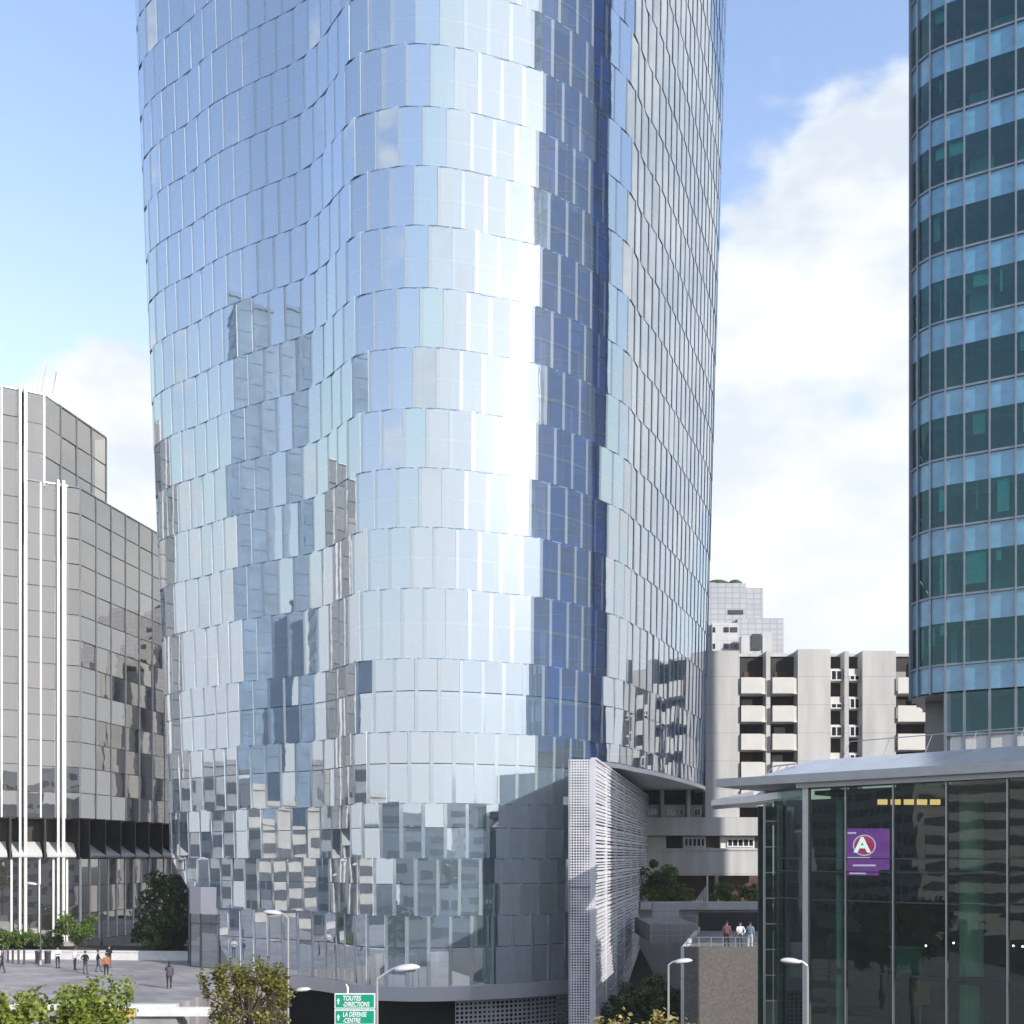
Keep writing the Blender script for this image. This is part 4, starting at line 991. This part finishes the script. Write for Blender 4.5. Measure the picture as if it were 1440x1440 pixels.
# plaza front parapet
pf = thing('plaza_parapet', 'low white stone parapet at the near edge of the plaza', 'wall', (-25, 61.5, 0))
m = MB(); m.box(-60, -19.3, 61.25, 61.75, -.3, .02); m.box(X(196, 61.5), -17.3, 61.0, 61.24, -.62, -.1); m.build('coping', 'white_stone', pf)
m = MB(); m.box(-60, -19.3, 61.3, 61.7, ROAD, -.31); m.build('wall', 'concrete_grey', pf)
yb = thing('yellow_barrier', 'orange yellow barrier board below the plaza edge', 'barrier', P(175, 1440, 40))
a = P(160, 1420, 40); b = P(190, 1430, 40)
m = MB(); m.box(a.x, b.x, 40, 40.08, b.z, a.z); m.build('board', 'yellow_paint', yb)
m = MB(); m.box(a.x+.1, a.x+.16, 40.09, 40.15, ROAD, a.z); m.box(b.x-.16, b.x-.1, 40.09, 40.15, ROAD, a.z); m.build('post', 'metal_grey', yb)

# ------------------------------------------------------------------ street lamps
def lamp(px, D, ytop, heads, label, base=ROAD, r=.07, dark=False):
    b = at(px, D, base); zt_ = Z(ytop, D)
    t = thing('street_lamp', label, 'street lamp', b, 'street lamps')
    m = MB(); m.path([b, (b.x, b.y, base+1.2), (b.x, b.y, zt_)], [r*1.5, r*1.1, r*.7], 12); m.build('pole', 'pole_dark' if dark else 'lamp_metal', t)
    m = MB(); m.tube(b, b+Vector((0, 0, .35)), r*2.2, r*1.7, 12); m.build('base', 'metal_grey', t)
    for (hx, hy, ay_, wpx) in heads:
        h = P(hx, hy, D); s = 1 if h.x > b.x else -1; a0 = Vector((b.x, b.y, Z(ay_, D))); a1 = Vector((h.x-s*wpx/F*D*.42, h.y, h.z+.03))
        m = MB(); m.path([a0, a0.lerp(a1, .5)+Vector((0, 0, .02)), a1], [r*.6, r*.5, r*.45], 8); m.build('arm', 'lamp_metal', t)
        wl_ = wpx/F*D/2
        m = MB(); m.ball((0, 0, 0), wl_, wl_*.42, wl_*.34, 18, 10)
        m.v = [(x*(1-.0)+0, y, z if z > 0 else z*.55) for x, y, z in m.v]
        ca, sa = math.cos(s*.10), math.sin(s*.10)
        m.v = [(h.x+x*ca-z*sa, h.y+y*(1-.25*s*x/wl_), h.z+x*sa+z*ca) for x, y, z in m.v]
        hd = m.build('lamp_head', 'lamp_shell', t, smooth=True)
        m = MB(); m.ball((h.x+s*wl_*.1, h.y, h.z-wl_*.14), wl_*.6, wl_*.28, wl_*.12, 12, 6); m.build('lens', 'dark_pane', hd, smooth=True)
    return t
lamp(405, 38, 1291, ((383, 1284, 1291, 26), (426, 1392, 1399, 22)), 'tall thin lamp post with a high and a low lamp before the glass tower', r=.055)
lamp(530, 30, 1378, ((572, 1362, 1377, 38),), 'lamp post right beside the green direction sign', r=.06)
lamp(940, 38, 1357, ((961, 1352, 1357, 26),), 'lamp post in front of the speckled brown wall', r=.05)
lamp(1135, 36, 1359, ((1112, 1352, 1358, 30),), 'lamp post before the corner of the dark glass podium', r=.075)
lamp(57, 84, 1244, ((44, 1243, 1245, 16),), 'slender dark lamp post on the plaza before the mirrored office block', base=0, r=.06, dark=True)
# ------------------------------------------------------------------ direction sign
sg = thing('direction_sign', 'green and white road direction sign with two panels beside the lamp post', 'road sign', at(499, 34, ROAD))
for k, (y0, y1, l1, l2) in enumerate(((1397, 1418.3, 'TOUTES', '-DIRECTIONS'), (1419.7, 1441, 'LA D\u00c9FENSE', '-CENTRE'))):
    a = P(470.5, y0, 34); b = P(527.5, y1, 34)
    m = MB(); m.box(a.x, b.x, 34, 34.05, b.z, a.z); pn_ = m.build('panel', 'sign_white', sg)
    m = MB(); m.box(a.x+.035, b.x-.035, 33.99, 34.0, b.z+.035, a.z-.035); m.build('face', 'sign_green', pn_)
    h = a.z-b.z; w_ = b.x-a.x
    x0 = a.x+w_*.20
    text(l1, h*.44, (x0, 33.98, b.z+h*.54), 'sign_white', pn_, bold=.004, shear=.15, width=.66 if k else .74)
    text(l2, h*.44, (x0, 33.98, b.z+h*.14), 'sign_white', pn_, bold=.004, shear=.15, width=.66)
    cx_, cz_ = a.x+w_*.095, b.z+h*.5
    m = MB(); m.poly([(cx_-.055, 33.985, cz_-.0), (cx_+.055, 33.985, cz_-.0), (cx_, 33.985, cz_+.10)][::1]); m.quad((cx_-.022, 33.985, cz_-.10), (cx_+.022, 33.985, cz_-.10), (cx_+.022, 33.985, cz_), (cx_-.022, 33.985, cz_)); m.build('arrow', 'sign_white', pn_)
m = MB(); 
for px in (482, 516): q = at(px, 34.12); m.tube((q.x, q.y, ROAD), (q.x, q.y, Z(1398, 34.1)), .045, seg=10)
m.build('post', 'metal_grey', sg)
wf = thing('post_cap', 'small curved white post cap rising behind the green sign', 'marker', at(487, 34.3, Z(1398, 34.3)))
m = MB(); m.path([P(488, 1440, 34.3), P(489, 1396, 34.3), P(489, 1389, 34.3), P(486.5, 1383.5, 34.3)], [.035, .035, .035, .012], 8); m.build('post', 'sign_white', wf)

# ------------------------------------------------------------------ bollards and thin posts on the plaza
for k, px in enumerate((4, 11, 18, 26, 34)):
    b = at(px, 86-.4*k, 0); m = MB(); m.tube(b, b+Vector((0, 0, 1.15)), .09, .09, 10); m.ball(b+Vector((0, 0, 1.15)), .09, .09, .05, 10, 6)
    o = m.build('bollard', 'pole_dark', origin=b, smooth=False); tag(o, ('slim black bollard at the very edge of the picture', 'slim black bollard second from the picture edge', 'slim black bollard in the middle of the five', 'slim black bollard fourth from the picture edge', 'slim black bollard nearest the litter bins')[k], 'bollard', 'slim black bollards on the plaza')
for k, px in enumerate((54, 67)):
    b = at(px, 85, 0); t = thing('litter_bin', ('dark litter bin on the plaza nearer the bollards', 'dark litter bin on the plaza nearer the standing people')[k], 'litter bin', b, 'dark litter bins on the plaza')
    m = MB(); m.tube(b, b+Vector((0, 0, .95)), .22, .25, 14); m.build('body', 'metal_dark', t); m = MB(); m.tube(b+Vector((0, 0, .95)), b+Vector((0, 0, 1.02)), .28, .26, 14); m.build('lid', 'pole_dark', t)
for k, (px, y0, y1) in enumerate(((109, 1296, 1338), (143, 1290, 1338))):
    b = at(px, 8.5*1500/(y1-HY), 0); m = MB(); m.path([b, b+Vector((0, 0, .8)), Vector((b.x, b.y, Z(y0, b.y)))], [.075, .06, .03], 8)
    m.tube(b, b+Vector((0, 0, .9)), .11, .11, 10); o = m.build('thin_post', 'pole_dark', origin=b); tag(o, ('thin dark post in front of the light green bush tree', 'thin dark post behind the person in orange')[k], 'post', 'thin posts on the plaza')

# ------------------------------------------------------------------ people
def person(px, feet, h, label, top, bottom, pose='stand', face=0, ground=0.0, D=None, hair='hair_dark', long_hair=False, skirt=False, coat=False):
    D = D or (CZ-ground)*F/(feet-HY)
    b = at(px, D, ground); s = h/1.75; V = Vector
    J = {}
    hipw, shw = .10, .19
    def add(n, p, r): J[n] = (V(p), r)
    add('pelvis', (0, 0, .95), .135); add('waist', (0, .0, 1.10), .125); add('chest', (0, 0, 1.32), .15); add('neckb', (0, .01, 1.47), .07); add('neck', (0, 0, 1.53), .05)
    add('jaw', (0, -.015, 1.585), .068); add('head', (0, 0, 1.66), .088); add('crown', (0, .005, 1.715), .065)
    st_ = {'stand': (.10, -.02, .12, .03), 'walk': (.08, -.22, .09, .20), 'wide': (.17, 0, .17, .02)}[{'arms': 'stand', 'hips': 'wide', 'walk': 'walk', 'stand': 'stand', 'fold': 'stand', 'lean': 'stand', 'phone': 'stand'}[pose]]
    for sd_, sx in (('l', -1), ('r', 1)):
        fx, fy = (st_[0], st_[1]) if sx < 0 else (st_[2], st_[3])
        add('hip'+sd_, (sx*hipw, 0, .88), .095); add('knee'+sd_, (sx*(hipw+fx)/2, fy*.45-.02, .49), .058); add('ank'+sd_, (sx*fx, fy, .09), .04); add('heel'+sd_, (sx*fx, fy-.02, .045), .042); add('toe'+sd_, (sx*fx*1.08, fy-.17, .035), .034)
        add('sh'+sd_, (sx*shw, 0, 1.43), .065)
        if pose in ('fold',): el, ha = (sx*.27, -.05, 1.17), (-sx*.03, -.23, 1.20)
        elif pose == 'hips': el, ha = (sx*.38, .06, 1.18), (sx*.17, -.05, 1.02)
        elif pose == 'phone' and sx > 0: el, ha = (sx*.24, -.12, 1.18), (sx*.14, -.22, 1.45)
        elif pose == 'lean': el, ha = (sx*.26, -.2, 1.20), (sx*.15, -.42, 1.10)
        elif pose == 'walk': el, ha = (sx*.25, sx*.12, 1.17), (sx*.25, sx*.22-.1, .93)
        else: el, ha = (sx*.25, .02, 1.15), (sx*.24, -.06, .88)
        add('el'+sd_, el, .046); add('wr'+sd_, ha, .032)
    E = [('pelvis', 'waist'), ('waist', 'chest'), ('chest', 'neckb'), ('neckb', 'neck'), ('neck', 'jaw'), ('jaw', 'head'), ('head', 'crown')]
    for q in 'lr': E += [('pelvis', 'hip'+q), ('hip'+q, 'knee'+q), ('knee'+q, 'ank'+q), ('ank'+q, 'heel'+q), ('heel'+q, 'toe'+q), ('chest', 'sh'+q), ('sh'+q, 'el'+q), ('el'+q, 'wr'+q)]
    fing = []
    for q, sx in (('l', -1), ('r', 1)):
        w0 = J['wr'+q][0]; d = (w0-J['el'+q][0]).normalized(); side = d.cross(V((0, -1, 0.2))).normalized(); dn = side.cross(d)
        add('palm'+q, w0+d*.07, .030); E.append(('wr'+q, 'palm'+q)); pl = w0+d*.09
        for i, (o_f, ln) in enumerate(((-.032, .075), (-.011, .088), (.011, .082), (.032, .065))):
            k0 = pl+side*o_f-d*.01; fing.append([k0, k0+d*ln*.5+dn*.008, k0+d*ln*.9+dn*.030])
        fing.append([w0+d*.03+side*.025*-sx, w0+d*.065+side*.055*-sx, w0+d*.10+side*.055*-sx+dn*.01])
    names = list(J); me = bpy.data.meshes.new('p'); me.from_pydata([J[n][0]*s for n in names], [(names.index(a), names.index(c)) for a, c in E], [])
    o = bpy.data.objects.new('p', me); COL.objects.link(o)
    sk = o.modifiers.new('s', 'SKIN'); sk.use_smooth_shade = True
    for i, n in enumerate(names):
        r_ = J[n][1]*s; sx_ = 1.28 if n in ('chest', 'waist', 'pelvis') else 1
        me.skin_vertices[0].data[i].radius = (r_*sx_, r_*.9) if n in ('chest', 'waist', 'pelvis') else (r_, r_)
    me.skin_vertices[0].data[0].use_root = True
    ss = o.modifiers.new('u', 'SUBSURF'); ss.levels = 2
    bpy.context.view_layer.update()
    ev = bpy.data.meshes.new_from_object(o.evaluated_get(bpy.context.evaluated_depsgraph_get())); bpy.data.objects.remove(o)
    m = MB(); m.v = [tuple(v.co) for v in ev.vertices]; m.f = [tuple(p.vertices) for p in ev.polygons]
    for p in ev.polygons:
        c = p.center/s
        if c.z > 1.50: k = 0
        elif c.z < .10: k = 3
        elif c.z < .97 and abs(c.x) < .22 and (c.z < .84 or abs(c.x) < .17): k = 2
        else: k = 1
        for q in 'lr':
            if (c-J['palm'+q][0]).length < .055 or (c-J['wr'+q][0]).length < .035: k = 0
        m.m.append(k)
    for f in fing: m.path([p*s for p in f], [.0095*s, .0085*s, .006*s], 6, 0)
    # nose, ears and eyes belong to the head surface
    m.ball(V((0, -.095, 1.645))*s, .012*s, .018*s, .018*s, 8, 6, 0)
    for sx in (-1, 1): m.ball(V((sx*.087, .0, 1.65))*s, .010*s, .02*s, .028*s, 8, 6, 0); m.ball(V((sx*.032, -.080, 1.665))*s, .011*s, .008*s, .007*s, 8, 6, 3)
    m.ball(V((0, -.083, 1.605))*s, .022*s, .008*s, .006*s, 8, 6, 4)
    t = thing('person', label, 'person', b, 'people on the plaza' if ground == 0 else 'people on the raised deck'); t.rotation_euler.z = face
    def put(mb, name, mats, par=t, smooth=True):
        me2 = bpy.data.meshes.new(name); me2.from_pydata(mb.v, [], mb.f)
        for q in mats: me2.materials.append(M[q])
        me2.polygons.foreach_set('material_index', mb.m); me2.polygons.foreach_set('use_smooth', [smooth]*len(mb.f)); o2 = bpy.data.objects.new(name, me2); COL.objects.link(o2); o2.parent = par; return o2
    put(m, 'body', ['skin', top, bottom, 'cloth_black', 'cloth_maroon'])
    hm = MB(); hm.ball(V((0, .022, 1.695))*s, .098*s, .098*s, .085*s, 14, 9)
    if long_hair: hm.path([V((0, .05, 1.70))*s, V((0, .085, 1.58))*s, V((0, .10, 1.42))*s], [.07*s, .075*s, .045*s], 10)
    put(hm, 'hair', [hair])
    jm = MB()
    if coat: jm.path([V((0, 0, 1.42))*s, V((0, 0, 1.2))*s, V((0, 0, .98))*s, V((0, 0, .80))*s], [.19*s, .185*s, .20*s, .23*s], 14); put(jm, 'jacket', [top])
    elif skirt: jm.path([V((0, 0, 1.05))*s, V((0, 0, .9))*s, V((0, 0, .55))*s], [.14*s, .18*s, .26*s], 14); put(jm, 'skirt', [bottom])
    else:
        jm.path([V((0, 0, .965))*s, V((0, 0, 1.0))*s], [.172*s, .168*s], 14)
        jm.v = [(x, y*.72, z) for x, y, z in jm.v]; put(jm, 'belt', ['cloth_black'])
    return t
person(81, 1361.5, 1.62, 'person in a white top and black trousers with folded arms, facing the others', 'cloth_white', 'cloth_black', 'fold', R(40))
person(105, 1364.5, 1.66, 'person in a white shirt turned sideways beside two people in black', 'cloth_white', 'cloth_black', 'fold', R(80))
person(120, 1369, 1.64, 'person in a black jacket with hands on hips and a white waistband', 'cloth_black', 'cloth_grey', 'hips', R(160))
person(138, 1367, 1.62, 'person in black with grey trousers stepping sideways next to the orange top', 'cloth_black', 'cloth_grey', 'walk', R(110))
person(149.5, 1374.5, 1.68, 'person in an orange top seen from behind', 'cloth_orange', 'cloth_black', 'stand', R(185))
person(153.5, 1361, 1.70, 'person in black with folded arms standing behind the orange top', 'cloth_black', 'cloth_grey', 'fold', R(-10))
person(238, 1390.5, 1.74, 'lone woman in dark clothes holding a phone to her ear on the open plaza', 'cloth_grey', 'cloth_black', 'phone', R(200), long_hair=True, coat=True)
person(3, 1368, 1.75, 'person in dark clothes cut by the edge of the picture', 'cloth_grey', 'cloth_black', 'walk', R(-70))
person(1022, 0, 1.72, 'person in a maroon top on the raised deck', 'cloth_maroon', 'cloth_black', 'stand', R(170), ground=zt, D=67.5)
person(1041, 0, 1.74, 'person in a white shirt leaning at the deck railing', 'cloth_white', 'cloth_grey', 'lean', R(0), ground=zt, D=66.4)
person(1055, 0, 1.70, 'person in a blue grey top next to the white shirt on the deck', 'cloth_blue', 'cloth_white', 'stand', R(150), ground=zt, D=67.2)

# ------------------------------------------------------------------ the city round about, seen mirrored in the glass
mat('city_stone', (.60, .57, .53), .8, var=.15, scale=.3); mat('city_grey', (.38, .38, .39), .7, var=.2, scale=.3); mat('city_white', (.75, .74, .72), .7, var=.1, scale=.3)
mat('city_glass', (.07, .075, .08), .3, var=.3, scale=.3, spec=.9); mat('city_blue', (.20, .29, .40), .4, var=.3, scale=.2, spec=.8)
cr_ = random.Random(44)
def city(x, y, w_, d_, h, rot, wall, label, name='office_building', win_='city_glass', fl=0, cat='office building', steps=()):
    fl = fl or cr_.choice((2.9, 3.3, 3.8, 4.4)); t = thing(name, label, cat, (x, y, ROAD), 'city buildings mirrored in the glass'); t.rotation_euler.z = R(rot)
    def put(mb, nm, mt):
        me2 = bpy.data.meshes.new(nm); me2.from_pydata(mb.v, [], mb.f); me2.materials.append(M[mt]); o2 = bpy.data.objects.new(nm, me2); COL.objects.link(o2); o2.parent = t
    m = MB(); m.box(-w_/2, w_/2, -d_/2, d_/2, 0, h); put(m, 'wall', wall)
    z = fl
    while z < h-2.5:
        m = MB(); e_ = .12; n_ = max(2, int(w_/cr_.choice((3, 4.5, 7))))
        for i_ in range(n_): xa = -w_/2+w_*(i_+.14)/n_; m.box(xa, xa+w_*.72/n_, -d_/2-e_, d_/2+e_, z, z+fl*.48)
        m.box(-w_/2-e_, w_/2+e_, -d_/2+1, d_/2-1, z, z+fl*.48); put(m, 'window_band', win_); z += fl
    m = MB(); m.box(-w_/2-.3, w_/2+.3, -d_/2-.3, d_/2+.3, h, h+.8); put(m, 'cornice', wall)
    zz_ = h+.8
    for sw, sh_ in steps:
        m = MB(); m.box(-w_*sw/2, w_*sw/2, -d_*sw/2, d_*sw/2, zz_, zz_+sh_); put(m, 'roof_tier', win_); zz_ += sh_
    return t
city(-172, 45, 15, 32, 131, 0, 'city_blue', 'tall slim blue tower mirrored in the wavy flank of the glass tower', 'city_tower', 'city_blue', cat='skyscraper')
city(-160, 17, 15, 15, 70, 0, 'city_blue', 'stepped tower with a spire mirrored beside the tall slim blue tower', 'city_tower', 'city_blue', cat='skyscraper', steps=((.7, 8), (.45, 6), (.12, 9)))
cr_ = random.Random(44)
spots = [(-120, -10, 40, 24, 26), (-95, -60, 34, 22, 22), (-60, -95, 36, 22, 26), (-25, -80, 26, 20, 19), (5, -110, 34, 20, 27), (42, -85, 28, 22, 21), (75, -60, 32, 22, 25), (110, -35, 36, 24, 24), (90, -110, 34, 24, 34), (-100, 60, 26, 22, 22), (-130, 90, 30, 24, 28), (150, 10, 40, 24, 30)]
kinds = ['city_stone', 'city_grey', 'city_white']
desc = ['pale stone', 'grey concrete', 'white rendered']
where = ['farthest along the street past the office block', 'at the bend of the street behind the viewpoint', 'wide and set back behind the viewpoint', 'short, straight behind the viewpoint', 'long, straight behind the viewpoint', 'behind the viewpoint beside the car park', 'on the near side of the podium street', 'halfway up the podium street', 'tall, far behind the podium street', 'close beside the plaza', 'set back beyond the plaza', 'at the far end of the podium street']
for k, (x, y, a, b, h) in enumerate(spots):
    city(x, y, a, b, h, cr_.uniform(-30, 30), kinds[k % 3], f'{desc[k % 3]} building with ribbon windows, {where[k]}')
for k, (x, y) in enumerate(((-14, 22), (2, 12), (20, 18), (-26, 62), (34, 5), (-36, 55))):  # unseen trees added to darken reflections in the podium and tower glass
    tree('unseen_tree', ('added unseen tree mirrored low in the middle of the glass', 'added unseen tree mirrored low beneath the bright middle of the tower', 'added unseen tree mirrored near the screened wing', 'added unseen tree mirrored below the wavy flank', 'added unseen tree mirrored in the podium windows', 'added unseen tree mirrored beside the plaza corner')[k], (x, y-30, ROAD), 0, 3.6, 6.5, 1500, .7, 'leaf_dark', 'unseen avenue trees added to darken reflections in the glass', seed=80+k, clumps=26, squash=.8, trunk=.2)

# ------------------------------------------------------------------ summer haze
m, nt2, o = nodes('haze_air')
pv = N(nt2, 'ShaderNodeVolumePrincipled'); pv.inputs['Color'].default_value = (.97, .98, 1, 1); pv.inputs['Density'].default_value = .0004; pv.inputs['Anisotropy'].default_value = .2
nt2.links.new(pv.outputs[0], o.inputs['Volume'])
g = MB(); g.box(-950, 950, -950, 1450, ROAD-1, 175); hz_ = g.build('haze', 'haze_air'); hz_['kind'] = 'stuff'
